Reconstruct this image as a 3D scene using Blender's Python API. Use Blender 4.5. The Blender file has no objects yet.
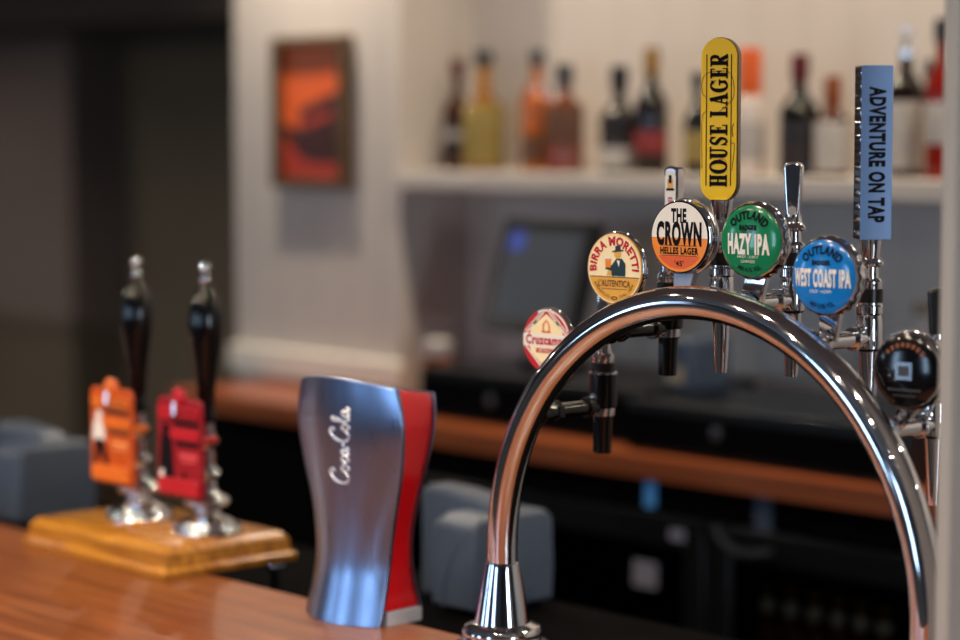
import bpy, math, random
from mathutils import Vector, Matrix
random.seed(7)
PI = math.pi
S = bpy.context.scene
COL = S.collection

# ------------------------------------------------------------------ camera model
F = 2267.0
HC = 1.75
YAW = math.atan2(2080, F)
PIT = math.atan(186 / F)
FW = Vector((-math.cos(YAW) * math.cos(PIT), math.sin(YAW) * math.cos(PIT), -math.sin(PIT)))
RT = Vector((math.sin(YAW), math.cos(YAW), 0))
UP = RT.cross(FW)
CAM = Vector((0, 0, HC))


def at_y(px, py, Y):
    d = FW + RT * ((px - 480) / F) - UP * ((py - 320) / F)
    return CAM + d * (Y / d.y)


def at_z(px, py, Z):
    d = FW + RT * ((px - 480) / F) - UP * ((py - 320) / F)
    return CAM + d * ((Z - HC) / d.z)


cd = bpy.data.cameras.new('camera')
cam = bpy.data.objects.new('camera', cd)
COL.objects.link(cam)
cam.location = CAM
cam.rotation_euler = (PI / 2 - PIT, 0, PI / 2 - YAW)
cd.sensor_width = 36
cd.lens = F / 960 * 36
cd.clip_start = 0.05
cd.dof.use_dof = True
cd.dof.focus_distance = 2.65
cd.dof.aperture_fstop = 1.95
S.camera = cam


# ------------------------------------------------------------------ materials
def srgb(r, g, b):
    f = lambda c: (c / 255 / 12.92) if c / 255 <= 0.04045 else ((c / 255 + 0.055) / 1.055) ** 2.4
    return (f(r), f(g), f(b), 1)


def mat(name, rgb, rough=0.5, metal=0.0, coat=0.0, trans=0.0, noise=0.0, nscale=8.0, stretch=(1, 1, 1),
        bump=0.0, emit=None, estr=0.0, ior=1.45, rough_var=0.0, aniso=0.0, spec=None):
    m = bpy.data.materials.new(name)
    m.use_nodes = True
    nt = m.node_tree
    b = nt.nodes['Principled BSDF']
    c = srgb(*rgb)
    b.inputs['Base Color'].default_value = c
    b.inputs['Roughness'].default_value = rough
    b.inputs['Metallic'].default_value = metal
    b.inputs['Coat Weight'].default_value = coat
    b.inputs['Coat Roughness'].default_value = 0.06
    b.inputs['Transmission Weight'].default_value = trans
    b.inputs['IOR'].default_value = ior
    b.inputs['Anisotropic'].default_value = aniso
    if spec is not None:
        b.inputs['Specular IOR Level'].default_value = spec
    if emit:
        b.inputs['Emission Color'].default_value = srgb(*emit)
        b.inputs['Emission Strength'].default_value = estr
    if noise or bump or rough_var:
        tc = nt.nodes.new('ShaderNodeTexCoord')
        mp = nt.nodes.new('ShaderNodeMapping')
        mp.inputs['Scale'].default_value = stretch
        nz = nt.nodes.new('ShaderNodeTexNoise')
        nz.inputs['Scale'].default_value = nscale
        nz.inputs['Detail'].default_value = 6
        nt.links.new(tc.outputs['Object'], mp.inputs['Vector'])
        nt.links.new(mp.outputs['Vector'], nz.inputs['Vector'])
        if noise:
            r = nt.nodes.new('ShaderNodeValToRGB')
            r.color_ramp.elements[0].position = 0.3
            r.color_ramp.elements[1].position = 0.72
            r.color_ramp.elements[0].color = tuple(x * (1 - noise) for x in c[:3]) + (1,)
            r.color_ramp.elements[1].color = tuple(min(1, x * (1 + noise)) for x in c[:3]) + (1,)
            nt.links.new(nz.outputs['Fac'], r.inputs['Fac'])
            nt.links.new(r.outputs['Color'], b.inputs['Base Color'])
        if rough_var:
            mr = nt.nodes.new('ShaderNodeMapRange')
            mr.inputs['To Min'].default_value = max(0, rough - rough_var)
            mr.inputs['To Max'].default_value = rough + rough_var
            nt.links.new(nz.outputs['Fac'], mr.inputs['Value'])
            nt.links.new(mr.outputs['Result'], b.inputs['Roughness'])
        if bump:
            bp = nt.nodes.new('ShaderNodeBump')
            bp.inputs['Strength'].default_value = bump
            bp.inputs['Distance'].default_value = 0.002
            nt.links.new(nz.outputs['Fac'], bp.inputs['Height'])
            nt.links.new(bp.outputs['Normal'], b.inputs['Normal'])
    return m


def wood(name, dark, light, rough, axis, coat=0.3, scale=1.0):
    m = bpy.data.materials.new(name)
    m.use_nodes = True
    nt = m.node_tree
    b = nt.nodes['Principled BSDF']
    tc = nt.nodes.new('ShaderNodeTexCoord')
    mp = nt.nodes.new('ShaderNodeMapping')
    sc = [14 * scale, 14 * scale, 14 * scale]
    sc[axis] = 1.2 * scale
    mp.inputs['Scale'].default_value = sc
    n1 = nt.nodes.new('ShaderNodeTexNoise')
    n1.inputs['Scale'].default_value = 3
    n1.inputs['Detail'].default_value = 9
    n1.inputs['Distortion'].default_value = 0.6
    r = nt.nodes.new('ShaderNodeValToRGB')
    r.color_ramp.elements[0].position = 0.32
    r.color_ramp.elements[1].position = 0.7
    r.color_ramp.elements[0].color = srgb(*dark)
    r.color_ramp.elements[1].color = srgb(*light)
    nt.links.new(tc.outputs['Object'], mp.inputs['Vector'])
    nt.links.new(mp.outputs['Vector'], n1.inputs['Vector'])
    nt.links.new(n1.outputs['Fac'], r.inputs['Fac'])
    nt.links.new(r.outputs['Color'], b.inputs['Base Color'])
    n2 = nt.nodes.new('ShaderNodeTexNoise')
    n2.inputs['Scale'].default_value = 9
    n2.inputs['Detail'].default_value = 5
    nt.links.new(tc.outputs['Object'], n2.inputs['Vector'])
    mr = nt.nodes.new('ShaderNodeMapRange')
    mr.inputs['To Min'].default_value = rough - 0.07
    mr.inputs['To Max'].default_value = rough + 0.1
    nt.links.new(n2.outputs['Fac'], mr.inputs['Value'])
    nt.links.new(mr.outputs['Result'], b.inputs['Roughness'])
    b.inputs['Coat Weight'].default_value = coat
    b.inputs['Coat Roughness'].default_value = rough * 0.6
    bp = nt.nodes.new('ShaderNodeBump')
    bp.inputs['Strength'].default_value = 0.08
    bp.inputs['Distance'].default_value = 0.001
    nt.links.new(n1.outputs['Fac'], bp.inputs['Height'])
    nt.links.new(bp.outputs['Normal'], b.inputs['Normal'])
    return m


def grooved(name, rgb, rough, pitch):
    """painted vertical boarding: shallow grooves every `pitch` metres along X (and Y)"""
    m = mat(name, rgb, rough)
    nt = m.node_tree
    b = nt.nodes['Principled BSDF']
    tc = nt.nodes.new('ShaderNodeTexCoord')
    sp = nt.nodes.new('ShaderNodeSeparateXYZ')
    nt.links.new(tc.outputs['Object'], sp.inputs[0])
    ad = nt.nodes.new('ShaderNodeMath'); ad.operation = 'ADD'
    nt.links.new(sp.outputs[0], ad.inputs[0]); nt.links.new(sp.outputs[1], ad.inputs[1])
    dv = nt.nodes.new('ShaderNodeMath'); dv.operation = 'DIVIDE'; dv.inputs[1].default_value = pitch
    nt.links.new(ad.outputs[0], dv.inputs[0])
    fr = nt.nodes.new('ShaderNodeMath'); fr.operation = 'FRACT'
    nt.links.new(dv.outputs[0], fr.inputs[0])
    r = nt.nodes.new('ShaderNodeValToRGB')
    e = r.color_ramp.elements
    e[0].position = 0.0; e[0].color = (0, 0, 0, 1)
    e[1].position = 0.06; e[1].color = (1, 1, 1, 1)
    k = e.new(0.94); k.color = (1, 1, 1, 1)
    k = e.new(1.0); k.color = (0, 0, 0, 1)
    nt.links.new(fr.outputs[0], r.inputs['Fac'])
    bp = nt.nodes.new('ShaderNodeBump')
    bp.inputs['Strength'].default_value = 0.8
    bp.inputs['Distance'].default_value = 0.004
    nt.links.new(r.outputs['Color'], bp.inputs['Height'])
    nt.links.new(bp.outputs['Normal'], b.inputs['Normal'])
    return m


def thin_glass(name, tint, gloss=0.08):
    m = bpy.data.materials.new(name)
    m.use_nodes = True
    nt = m.node_tree
    nt.nodes.clear()
    out = nt.nodes.new('ShaderNodeOutputMaterial')
    mx = nt.nodes.new('ShaderNodeMixShader')
    tr = nt.nodes.new('ShaderNodeBsdfTransparent')
    gl = nt.nodes.new('ShaderNodeBsdfGlossy')
    gl.inputs['Roughness'].default_value = 0.03
    tr.inputs['Color'].default_value = srgb(*tint)
    mx.inputs[0].default_value = gloss
    nt.links.new(tr.outputs[0], mx.inputs[1])
    nt.links.new(gl.outputs[0], mx.inputs[2])
    nt.links.new(mx.outputs[0], out.inputs[0])
    return m


M = {}
M['chrome'] = mat('chrome', (222, 224, 229), 0.045, 1.0, rough_var=0.02, nscale=30)
M['chrome_soft'] = mat('satin_chrome', (190, 192, 198), 0.22, 1.0, rough_var=0.06, nscale=25)
M['steel'] = mat('brushed_aluminium', (138, 158, 194), 0.29, 1.0, noise=0.03, nscale=160, stretch=(1, 1, 0.03), rough_var=0.05, aniso=0.4)
M['steel_grey'] = mat('grey_metal_bracket', (150, 153, 162), 0.35, 0.6, noise=0.05, nscale=60)
M['bar_wood'] = wood('bar_top_wood', (106, 55, 27), (142, 82, 42), 0.32, 0, 0.06)
M['counter_wood'] = wood('back_counter_wood', (138, 66, 28), (172, 92, 46), 0.35, 0, 0.15)
M['base_wood'] = wood('varnished_plinth_wood', (146, 88, 22), (200, 138, 44), 0.24, 0, 0.25, 2.0)
M['frame_wood'] = wood('frame_wood', (70, 48, 26), (104, 76, 40), 0.4, 2, 0.2, 2)
M['black'] = mat('black_plastic', (16, 17, 20), 0.32, noise=0.15, nscale=40)
M['black_gloss'] = mat('glossy_black', (7, 7, 10), 0.14, coat=0.15, noise=0.1, nscale=20)
M['black_matt'] = mat('matt_black', (11, 11, 12), 0.9, noise=0.2, nscale=10, spec=0.03)
M['grey_plastic'] = mat('blue_grey_plastic', (72, 84, 102), 0.42, noise=0.06, nscale=50)
M['grey_dark'] = mat('dark_grey_plastic', (58, 60, 66), 0.4, noise=0.08, nscale=30)
M['red_gloss'] = mat('glossy_red_plastic', (205, 16, 26), 0.18, coat=0.5, noise=0.04, nscale=12)
M['wall'] = grooved('painted_boarding', (204, 194, 184), 0.55, 0.14)
M['wall_low'] = mat('shelf_paint', (206, 196, 186), 0.5, noise=0.03, nscale=6)
M['wall_far'] = mat('dark_olive_paint', (96, 88, 74), 0.7, noise=0.08, nscale=2)
M['wall_far2'] = mat('taupe_paint', (118, 106, 100), 0.7, noise=0.06, nscale=2)
M['wall_room'] = mat('grey_room_paint', (96, 98, 104), 0.7, noise=0.05, nscale=2)
M['ceiling'] = mat('ceiling_paint', (128, 128, 130), 0.8, noise=0.04, nscale=3)
M['beam'] = mat('dark_beam_paint', (74, 66, 60), 0.7, noise=0.1, nscale=4)
M['floor'] = wood('floor_boards', (50, 34, 24), (80, 56, 38), 0.5, 0, 0.05)
M['trim_white'] = mat('cream_trim_paint', (214, 206, 194), 0.45, noise=0.02, nscale=8)
M['board_white'] = mat('white_gloss_trim', (240, 232, 216), 0.4, noise=0.02, nscale=8)
M['post'] = mat('grey_post_paint', (150, 148, 146), 0.5, noise=0.03, nscale=12)
M['white'] = mat('white_print', (238, 234, 228), 0.35, noise=0.02, nscale=30)
M['ink'] = mat('black_ink', (20, 17, 22), 0.6, noise=0.05, nscale=30, spec=.1)
M['ink_brown'] = mat('brown_ink', (112, 62, 28), 0.4, noise=0.05, nscale=30)
M['cream'] = mat('cream_print', (252, 232, 186), 0.28, coat=0.3, noise=0.03, nscale=60)
M['gold'] = mat('gold_print', (226, 168, 62), 0.28, coat=0.3, noise=0.05, nscale=60)
M['red'] = mat('red_print', (190, 28, 32), 0.25, coat=0.4, noise=0.04, nscale=40)
M['orange'] = mat('orange_print', (236, 136, 26), 0.25, coat=0.4, noise=0.06, nscale=40)
M['orange_deep'] = mat('deep_orange_print', (222, 92, 22), 0.25, coat=0.4, noise=0.06, nscale=40)
M['green'] = mat('green_print', (22, 128, 84), 0.2, coat=0.6, noise=0.08, nscale=35)
M['blue'] = mat('blue_print', (14, 122, 208), 0.2, coat=0.6, noise=0.05, nscale=35)
M['yellow'] = mat('yellow_enamel', (255, 208, 0), 0.35, coat=0.15, noise=0.03, nscale=30)
M['handle_side'] = mat('dark_brass_edge', (92, 66, 22), 0.3, 0.5, noise=0.1, nscale=40)
M['sky_enamel'] = mat('powder_blue_enamel', (92, 132, 190), 0.38, noise=0.03, nscale=30)
M['clip_orange'] = mat('orange_clip', (200, 82, 20), 0.34, coat=0.2, noise=0.12, nscale=40)
M['clip_orange_lt'] = mat('light_orange_banner', (224, 112, 34), 0.34, coat=0.2, noise=0.08, nscale=40)
M['clip_red'] = mat('crimson_clip', (150, 12, 28), 0.34, coat=0.2, noise=0.12, nscale=40)
M['clip_red_lt'] = mat('bright_red_banner', (188, 24, 38), 0.34, coat=0.2, noise=0.08, nscale=40)
M['screen'] = mat('till_screen_glass', (70, 74, 80), 0.15, emit=(78, 84, 94), estr=0.16, noise=0.05, nscale=3)
M['screen_blue'] = mat('blue_screen_icon', (50, 66, 140), 0.3, emit=(60, 84, 190), estr=0.3)
M['led'] = mat('blue_led_digits', (90, 160, 220), 0.4, emit=(60, 120, 180), estr=0.17)
M['paper'] = mat('white_paper_note', (140, 140, 156), 0.6, noise=0.03, nscale=30)
M['glass_door'] = thin_glass('cooler_glass', (205, 208, 205), 0.05)
M['pic_orange'] = mat('picture_orange', (228, 96, 40), 0.4, noise=0.25, nscale=9)
M['pic_dark'] = mat('picture_dark', (66, 30, 32), 0.4, noise=0.3, nscale=14)
M['pic_red'] = mat('picture_red', (190, 60, 44), 0.4, noise=0.3, nscale=12)
M['green_ink'] = mat('green_ink', (30, 110, 70), 0.4, noise=0.05, nscale=30)
M['jacket'] = mat('dark_teal_print', (22, 48, 52), 0.35, noise=0.1, nscale=60)


# ------------------------------------------------------------------ mesh builder
class MB:
    def __init__(self):
        self.v, self.f, self.m = [], [], []

    def add(self, vs, fs, mi=0, Mx=None):
        o = len(self.v)
        for p in vs:
            p = Vector(p)
            self.v.append(Mx @ p if Mx is not None else p)
        for f in fs:
            self.f.append([i + o for i in f])
            self.m.append(mi)
        return self

    def box(self, x0, x1, y0, y1, z0, z1, mi=0, Mx=None):
        vs = [(x, y, z) for z in (z0, z1) for y in (y0, y1) for x in (x0, x1)]
        fs = [(0, 2, 3, 1), (4, 5, 7, 6), (0, 1, 5, 4), (2, 6, 7, 3), (0, 4, 6, 2), (1, 3, 7, 5)]
        return self.add(vs, fs, mi, Mx)

    def lathe(self, prof, seg=48, mi=0, Mx=None, crimp=None):
        vs, fs = [], []
        for j, (r, z) in enumerate(prof):
            for i in range(seg):
                a = 2 * PI * i / seg
                rr, zz = r, z
                if crimp and crimp[0] <= j <= crimp[1]:
                    rr = r * (1 + crimp[2] * math.cos(crimp[3] * a))
                vs.append((rr * math.cos(a), rr * math.sin(a), zz))
        n = len(prof)
        for j in range(n - 1):
            for i in range(seg):
                k = (i + 1) % seg
                fs.append((j * seg + i, j * seg + k, (j + 1) * seg + k, (j + 1) * seg + i))
        fs.append(tuple(range(seg))[::-1])
        fs.append(tuple((n - 1) * seg + i for i in range(seg)))
        return self.add(vs, fs, mi, Mx)

    def tube(self, path, r, seg=24, mi=0, cap=True, Mx=None):
        path = [Vector(p) for p in path]
        rs = r if isinstance(r, (list, tuple)) else [r] * len(path)
        vs, fs = [], []
        t0 = (path[1] - path[0]).normalized()
        ref = Vector((0, 0, 1)) if abs(t0.z) < 0.9 else Vector((0, 1, 0))
        nrm = (ref - t0 * ref.dot(t0)).normalized()
        for i, p in enumerate(path):
            a = path[max(0, i - 1)]
            b = path[min(len(path) - 1, i + 1)]
            t = (b - a).normalized()
            nrm = (nrm - t * nrm.dot(t)).normalized()
            bn = t.cross(nrm)
            for k in range(seg):
                q = 2 * PI * k / seg
                vs.append(p + (nrm * math.cos(q) + bn * math.sin(q)) * rs[i])
        n = len(path)
        for i in range(n - 1):
            for k in range(seg):
                l = (k + 1) % seg
                fs.append((i * seg + k, i * seg + l, (i + 1) * seg + l, (i + 1) * seg + k))
        if cap:
            fs.append(tuple(range(seg))[::-1])
            fs.append(tuple((n - 1) * seg + k for k in range(seg)))
        return self.add(vs, fs, mi, Mx)

    def prism(self, poly, w0, w1, mi=0, Mx=None):
        n = len(poly)
        vs = [(u, v, w0) for u, v in poly] + [(u, v, w1) for u, v in poly]
        fs = [tuple(range(n))[::-1], tuple(range(n, 2 * n))]
        for i in range(n):
            k = (i + 1) % n
            fs.append((i, k, n + k, n + i))
        return self.add(vs, fs, mi, Mx)

    def loft(self, rings, mi=0, cap=True, closed=True):
        n = len(rings[0])
        vs = [p for r in rings for p in r]
        fs = []
        for j in range(len(rings) - 1):
            for i in range(n if closed else n - 1):
                k = (i + 1) % n
                fs.append((j * n + i, j * n + k, (j + 1) * n + k, (j + 1) * n + i))
        if cap and closed:
            fs.append(tuple(range(n))[::-1])
            fs.append(tuple((len(rings) - 1) * n + i for i in range(n)))
        return self.add(vs, fs, mi)

    def build(self, name, mats, parent=None, bevel=0.0, bseg=2, sharp=35, label=None):
        me = bpy.data.meshes.new(name)
        off = root_of(parent).location if parent is not None else Vector((0, 0, 0))
        me.from_pydata([tuple(p - off) for p in self.v], [], self.f)
        if not isinstance(mats, (list, tuple)):
            mats = [mats]
        for m in mats:
            me.materials.append(m)
        me.polygons.foreach_set('material_index', self.m)
        me.polygons.foreach_set('use_smooth', [True] * len(me.polygons))
        me.update()
        import bmesh
        bm = bmesh.new()
        bm.from_mesh(me)
        bmesh.ops.recalc_face_normals(bm, faces=bm.faces)
        bm.to_mesh(me)
        bm.free()
        me.set_sharp_from_angle(angle=math.radians(sharp))
        o = bpy.data.objects.new(name, me)
        COL.objects.link(o)
        if parent is not None:
            o.parent = parent
        if bevel:
            b = o.modifiers.new('bevel', 'BEVEL')
            b.width = bevel
            b.segments = bseg
            b.limit_method = 'ANGLE'
            b.angle_limit = math.radians(40)
            b.harden_normals = False
        if label:
            o['label'] = label
        return o


def root_of(o):
    while o.parent is not None:
        o = o.parent
    return o


def thing(name, label, cat, loc=(0, 0, 0), group=None):
    o = bpy.data.objects.new(name, None)
    o.empty_display_size = 0.05
    COL.objects.link(o)
    o.location = loc
    tag(o, label, cat, group)
    return o


def tag(o, label, cat, group=None):
    o['label'] = label
    o['category'] = cat
    if group:
        o['group'] = group
    return o


def copy_tree(o, parent=None):
    c = o.copy()
    COL.objects.link(c)
    if parent is not None:
        c.parent = parent
    for ch in list(o.children):
        copy_tree(ch, c)
    return c


def struct(name, mb, m, parent=None, bevel=0.0):
    o = mb.build(name, m, parent, bevel)
    o['kind'] = 'structure'
    return o


# ------------------------------------------------------------------ 2-D art (print) helper
def catmull(pts, n=8, closed=False):
    P = [Vector(p) for p in pts]
    out = []
    N = len(P)
    rng = range(N if closed else N - 1)
    for i in rng:
        if closed:
            a, b, c, d = P[i - 1], P[i], P[(i + 1) % N], P[(i + 2) % N]
        else:
            a, b, c, d = P[max(0, i - 1)], P[i], P[i + 1], P[min(N - 1, i + 2)]
        for k in range(n):
            t = k / n
            out.append(0.5 * ((2 * b) + (c - a) * t + (2 * a - 5 * b + 4 * c - d) * t * t + (3 * b - a - 3 * c + d) * t ** 3))
    if not closed:
        out.append(P[-1])
    return out


_tc = {}


def text2d(body, bold=0.0):
    key = (body, bold)
    if key in _tc:
        return _tc[key]
    cu = bpy.data.curves.new('lettering_curve', 'FONT')
    cu.body = body
    cu.size = 1
    cu.offset = bold
    cu.space_character = 1 + 2.6 * max(0, bold)
    cu.resolution_u = 4
    cu.fill_mode = 'FRONT'
    ob = bpy.data.objects.new('lettering_curve', cu)
    COL.objects.link(ob)
    dg = bpy.context.evaluated_depsgraph_get()
    me = bpy.data.meshes.new_from_object(ob.evaluated_get(dg))
    vs = [(v.co.x, v.co.y) for v in me.vertices]
    fs = [tuple(p.vertices) for p in me.polygons]
    bpy.data.objects.remove(ob)
    bpy.data.curves.remove(cu)
    bpy.data.meshes.remove(me)
    x0 = min(p[0] for p in vs); x1 = max(p[0] for p in vs)
    y0 = min(p[1] for p in vs); y1 = max(p[1] for p in vs)
    vs = [((x - x0) / (x1 - x0), (y - y0) / (y1 - y0)) for x, y in vs]
    _tc[key] = (vs, fs)
    return vs, fs


class Art:
    """flat print: polygons in (u, v); emitted through a surface map"""

    def __init__(self):
        self.v, self.f, self.m, self.l = [], [], [], []

    def poly(self, pts, mi=0, lift=0.0003):
        o = len(self.v)
        self.v += [(p[0], p[1], lift) for p in pts]
        self.f.append(tuple(range(o, o + len(pts))))
        self.m.append(mi)

    def tris(self, vs, fs, mi, lift):
        o = len(self.v)
        self.v += [(x, y, lift) for x, y in vs]
        for f in fs:
            self.f.append(tuple(i + o for i in f))
            self.m.append(mi)

    def rect(self, u0, u1, v0, v1, mi=0, lift=0.0003, n=1):
        for k in range(n):
            a = u0 + (u1 - u0) * k / n
            b = u0 + (u1 - u0) * (k + 1) / n
            self.poly([(a, v0), (b, v0), (b, v1), (a, v1)], mi, lift)

    def ribbon(self, pts, w, mi=0, lift=0.0003):
        P = [Vector(p) for p in pts]
        L, R = [], []
        for i, p in enumerate(P):
            t = (P[min(i + 1, len(P) - 1)] - P[max(i - 1, 0)])
            if t.length < 1e-9:
                t = Vector((1, 0))
            t.normalize()
            ww = w[i] if isinstance(w, (list, tuple)) else w
            n = Vector((-t.y, t.x)) * (ww / 2)
            L.append(p + n); R.append(p - n)
        for i in range(len(P) - 1):
            self.poly([R[i], R[i + 1], L[i + 1], L[i]], mi, lift)

    def ring(self, r0, r1, mi=0, lift=0.0003, a0=0, a1=2 * PI, n=64, c=(0, 0)):
        for k in range(n):
            p = a0 + (a1 - a0) * k / n
            q = a0 + (a1 - a0) * (k + 1) / n
            self.poly([(c[0] + r * math.cos(t), c[1] + r * math.sin(t)) for r, t in ((r0, p), (r1, p), (r1, q), (r0, q))], mi, lift)

    def disc_half(self, R, v0, v1, mi, lift=0.0003, n=24):
        """part of a disc between heights v0 and v1"""
        for k in range(n):
            a = v0 + (v1 - v0) * k / n
            b = v0 + (v1 - v0) * (k + 1) / n
            ua = math.sqrt(max(0, R * R - a * a)); ub = math.sqrt(max(0, R * R - b * b))
            self.poly([(-ua, a), (ua, a), (ub, b), (-ub, b)], mi, lift)

    def text(self, body, u, v, w, h, mi=0, lift=0.0005, bold=0.02, rot=0.0):
        vs, fs = text2d(body, bold)
        c, s = math.cos(rot), math.sin(rot)
        out = []
        for x, y in vs:
            a, b = (x - .5) * w, (y - .5) * h
            out.append((u + a * c - b * s, v + a * s + b * c))
        self.tris(out, fs, mi, lift)

    def arc_text(self, body, r, h, span, mid=PI / 2, mi=0, lift=0.0005, bold=0.02, inward=False, c=(0, 0)):
        vs, fs = text2d(body, bold)
        out = []
        for x, y in vs:
            if not inward:
                a = mid + span / 2 - span * x
                rr = r + (y - .5) * h
            else:
                a = mid - span / 2 + span * x
                rr = r - (y - .5) * h
            out.append((c[0] + rr * math.cos(a), c[1] + rr * math.sin(a)))
        self.tris(out, fs, mi, lift)

    def emit(self, fn, name, mats, parent, label=None):
        b = MB()
        b.v = [fn(u, v, w) for u, v, w in self.v]
        b.f = [list(f) for f in self.f]
        b.m = list(self.m)
        me = bpy.data.meshes.new(name)
        off = root_of(parent).location
        me.from_pydata([tuple(p - off) for p in b.v], [], b.f)
        for m in mats:
            me.materials.append(m)
        me.polygons.foreach_set('material_index', b.m)
        me.update()
        o = bpy.data.objects.new(name, me)
        COL.objects.link(o)
        o.parent = parent
        if label:
            o['label'] = label
        return o


def frame_mx(c, a):
    """local (u, v, w) -> world; w is a horizontal normal turned `a` from -Y towards +X, v is up"""
    u = Vector((math.cos(a), math.sin(a), 0))
    n = Vector((math.sin(a), -math.cos(a), 0))
    v = Vector((0, 0, 1))
    return Matrix(((u.x, v.x, n.x, c[0]), (u.y, v.y, n.y, c[1]), (u.z, v.z, n.z, c[2]), (0, 0, 0, 1)))


def rrect(w, h, r, n=6):
    out = []
    for cx, cy, a in ((w / 2 - r, h / 2 - r, 0), (-w / 2 + r, h / 2 - r, PI / 2), (-w / 2 + r, -h / 2 + r, PI), (w / 2 - r, -h / 2 + r, 1.5 * PI)):
        for k in range(n + 1):
            t = a + PI / 2 * k / n
            out.append((cx + r * math.cos(t), cy + r * math.sin(t)))
    return out


# ================================================================== the setting
ZB = 1.10          # bar top
YE = 1.95          # staff-side edge of the bar top
ZK = 1.10          # back counter top
struct('floor', MB().box(-11.5, 2.7, -2.9, 6.5, -0.1, 0), M['floor'])
struct('ceiling', MB().box(-11.5, 2.7, -2.9, 6.5, 2.75, 2.85), M['ceiling'])
struct('wall_back', MB().box(-4.283, 2.7, 3.9, 4.1, 0, 2.75), M['wall'])
struct('wall_pier', MB().box(-4.965, -4.283, 3.66, 4.1, 0, 2.75), M['wall'])
struct('wall_inner', MB().box(-4.965, -4.8, 4.1, 6.5, 0, 2.75), M['wall_room'])
struct('wall_far', MB().box(-11.5, -4.965, 6.2, 6.5, 0, 2.75), M['wall_far'])
wl = MB().box(-11.5, -9.32, 5.9, 6.2, 0, 0.83, 1).box(-11.5, -9.32, 5.9, 6.2, 0.83, 2.75, 0).box(-11.5, -9.31, 5.88, 5.9, 0.80, 0.86, 1)
struct('wall_nook', wl, [M['wall_far2'], M['wall_far']])
struct('wall_left', MB().box(-11.7, -11.5, -2.9, 6.5, 0, 2.75), M['wall_room'])
struct('trim_2', MB().box(-11.5, -4.965, 5.5, 5.9, 2.23, 2.75), M['beam'])
# front wall behind the camera, with three windows
WX = [(-7.2, -5.9), (-4.6, -3.3), (-2.0, -0.7)]
b = MB()
edges = [-11.5] + [e for w in WX for e in w] + [2.7]
for i in range(0, len(edges), 2):
    b.box(edges[i], edges[i + 1], -2.9, -2.7, 0, 2.75)
for x0, x1 in WX:
    b.box(x0, x1, -2.9, -2.7, 0, 0.95).box(x0, x1, -2.9, -2.7, 2.35, 2.75)
struct('wall_front', b, M['wall_room'])
# right wall with a window
b = MB().box(2.7, 2.9, -2.9, 0.4, 0, 2.75).box(2.7, 2.9, 1.6, 6.5, 0, 2.75).box(2.7, 2.9, 0.4, 1.6, 0, 0.95).box(2.7, 2.9, 0.4, 1.6, 2.35, 2.75)
struct('wall_right', b, M['wall_room'])
pane = thin_glass('window_glass', (250, 252, 255), 0.06)
for k, (x0, x1) in enumerate(WX):
    b = MB()
    b.box(x0, x0 + .06, -2.86, -2.74, .95, 2.35).box(x1 - .06, x1, -2.86, -2.74, .95, 2.35)
    b.box(x0 + .06, x1 - .06, -2.86, -2.74, .95, 1.01).box(x0 + .06, x1 - .06, -2.86, -2.74, 2.29, 2.35)
    xm = (x0 + x1) / 2
    b.box(xm - .02, xm + .02, -2.83, -2.77, 1.01, 2.29)
    w = struct('window_%d' % (k + 1), b, M['trim_white'])
    MB().box(x0 + .06, xm - .02, -2.802, -2.798, 1.01, 2.29).box(xm + .02, x1 - .06, -2.802, -2.798, 1.01, 2.29).build('window_pane', pane, w)
b = MB().box(2.74, 2.86, .4, .46, .95, 2.35).box(2.74, 2.86, 1.54, 1.6, .95, 2.35).box(2.74, 2.86, .46, 1.54, .95, 1.01).box(2.74, 2.86, .46, 1.54, 2.29, 2.35)
w = struct('window_4', b, M['trim_white'])
MB().box(2.798, 2.802, .46, 1.54, 1.01, 2.29).build('window_pane', pane, w)
# painted upstand board on the pier, just above the back counter
struct('baseboard_pier', MB().box(-4.965, -4.255, 3.628, 3.66, 1.112, 1.186), M['board_white'], bevel=0.008)
# painted post at the right, standing on the bar
q = CAM + (FW + RT * ((938.5 - 480) / F)) * 2.2
PX, PYY = q.x, q.y
struct('trim_1', MB().box(PX, PX + 0.018, PYY, PYY + 0.16, ZB, 2.75), M['post'], bevel=0.003)

# ------------------------------------------------------------------ bar counter
bar = thing('bar_counter', 'polished reddish wood bar counter in the left foreground', 'bar counter', (-2.4, 1.6, 0))
MB().box(-5.4, 0.6, 1.22, YE, 1.06, ZB).build('bar_top', M['bar_wood'], bar, bevel=0.006, bseg=3)
MB().box(-5.35, 0.55, 1.36, 1.90, 0, 1.06).build('front_panel', M['black_matt'], bar, label='dark panelled counter body')

und = thing('under_bar_station', 'dark low work surface behind the bar carrying the grey terminals', 'work surface', (-2.4, 2.2, 0))
MB().box(-5.3, -0.2, 1.955, 2.46, 0.99, 1.02).build('worktop', M['black_matt'], und)
MB().box(-5.3, -0.2, 1.955, 2.42, 0, 0.99).build('cabinet_body', M['black_matt'], und)

# ------------------------------------------------------------------ back counter, shelf, coolers
bc = thing('back_counter', 'orange-brown wooden back counter running under the bottle shelf', 'counter', (-3.2, 3.6, 0))
MB().box(-4.80, -1.2, 3.32, 3.655, 1.06, ZK).build('counter_top', M['counter_wood'], bc)
bx_ = MB().box(-4.80, -1.2, 3.318, 3.3199, 1.056, ZK - .004).build('front_edge', M['counter_wood'], bc)
struct('trim_3', MB().box(-4.283, -1.2, 3.656, 3.90, 1.06, ZK), M['counter_wood'])
struct('wall_counter', MB().box(-4.78, -4.24, 3.42, 3.655, 0, 1.055), M['black_matt'])

sh = MB().box(-4.283, -1.6, 3.64, 3.90, 1.616, 1.66).build('wall_shelf', M['wall_low'], None, bevel=0.004)
tag(sh, 'long cream painted wall shelf holding the row of spirit bottles', 'shelf')

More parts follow.
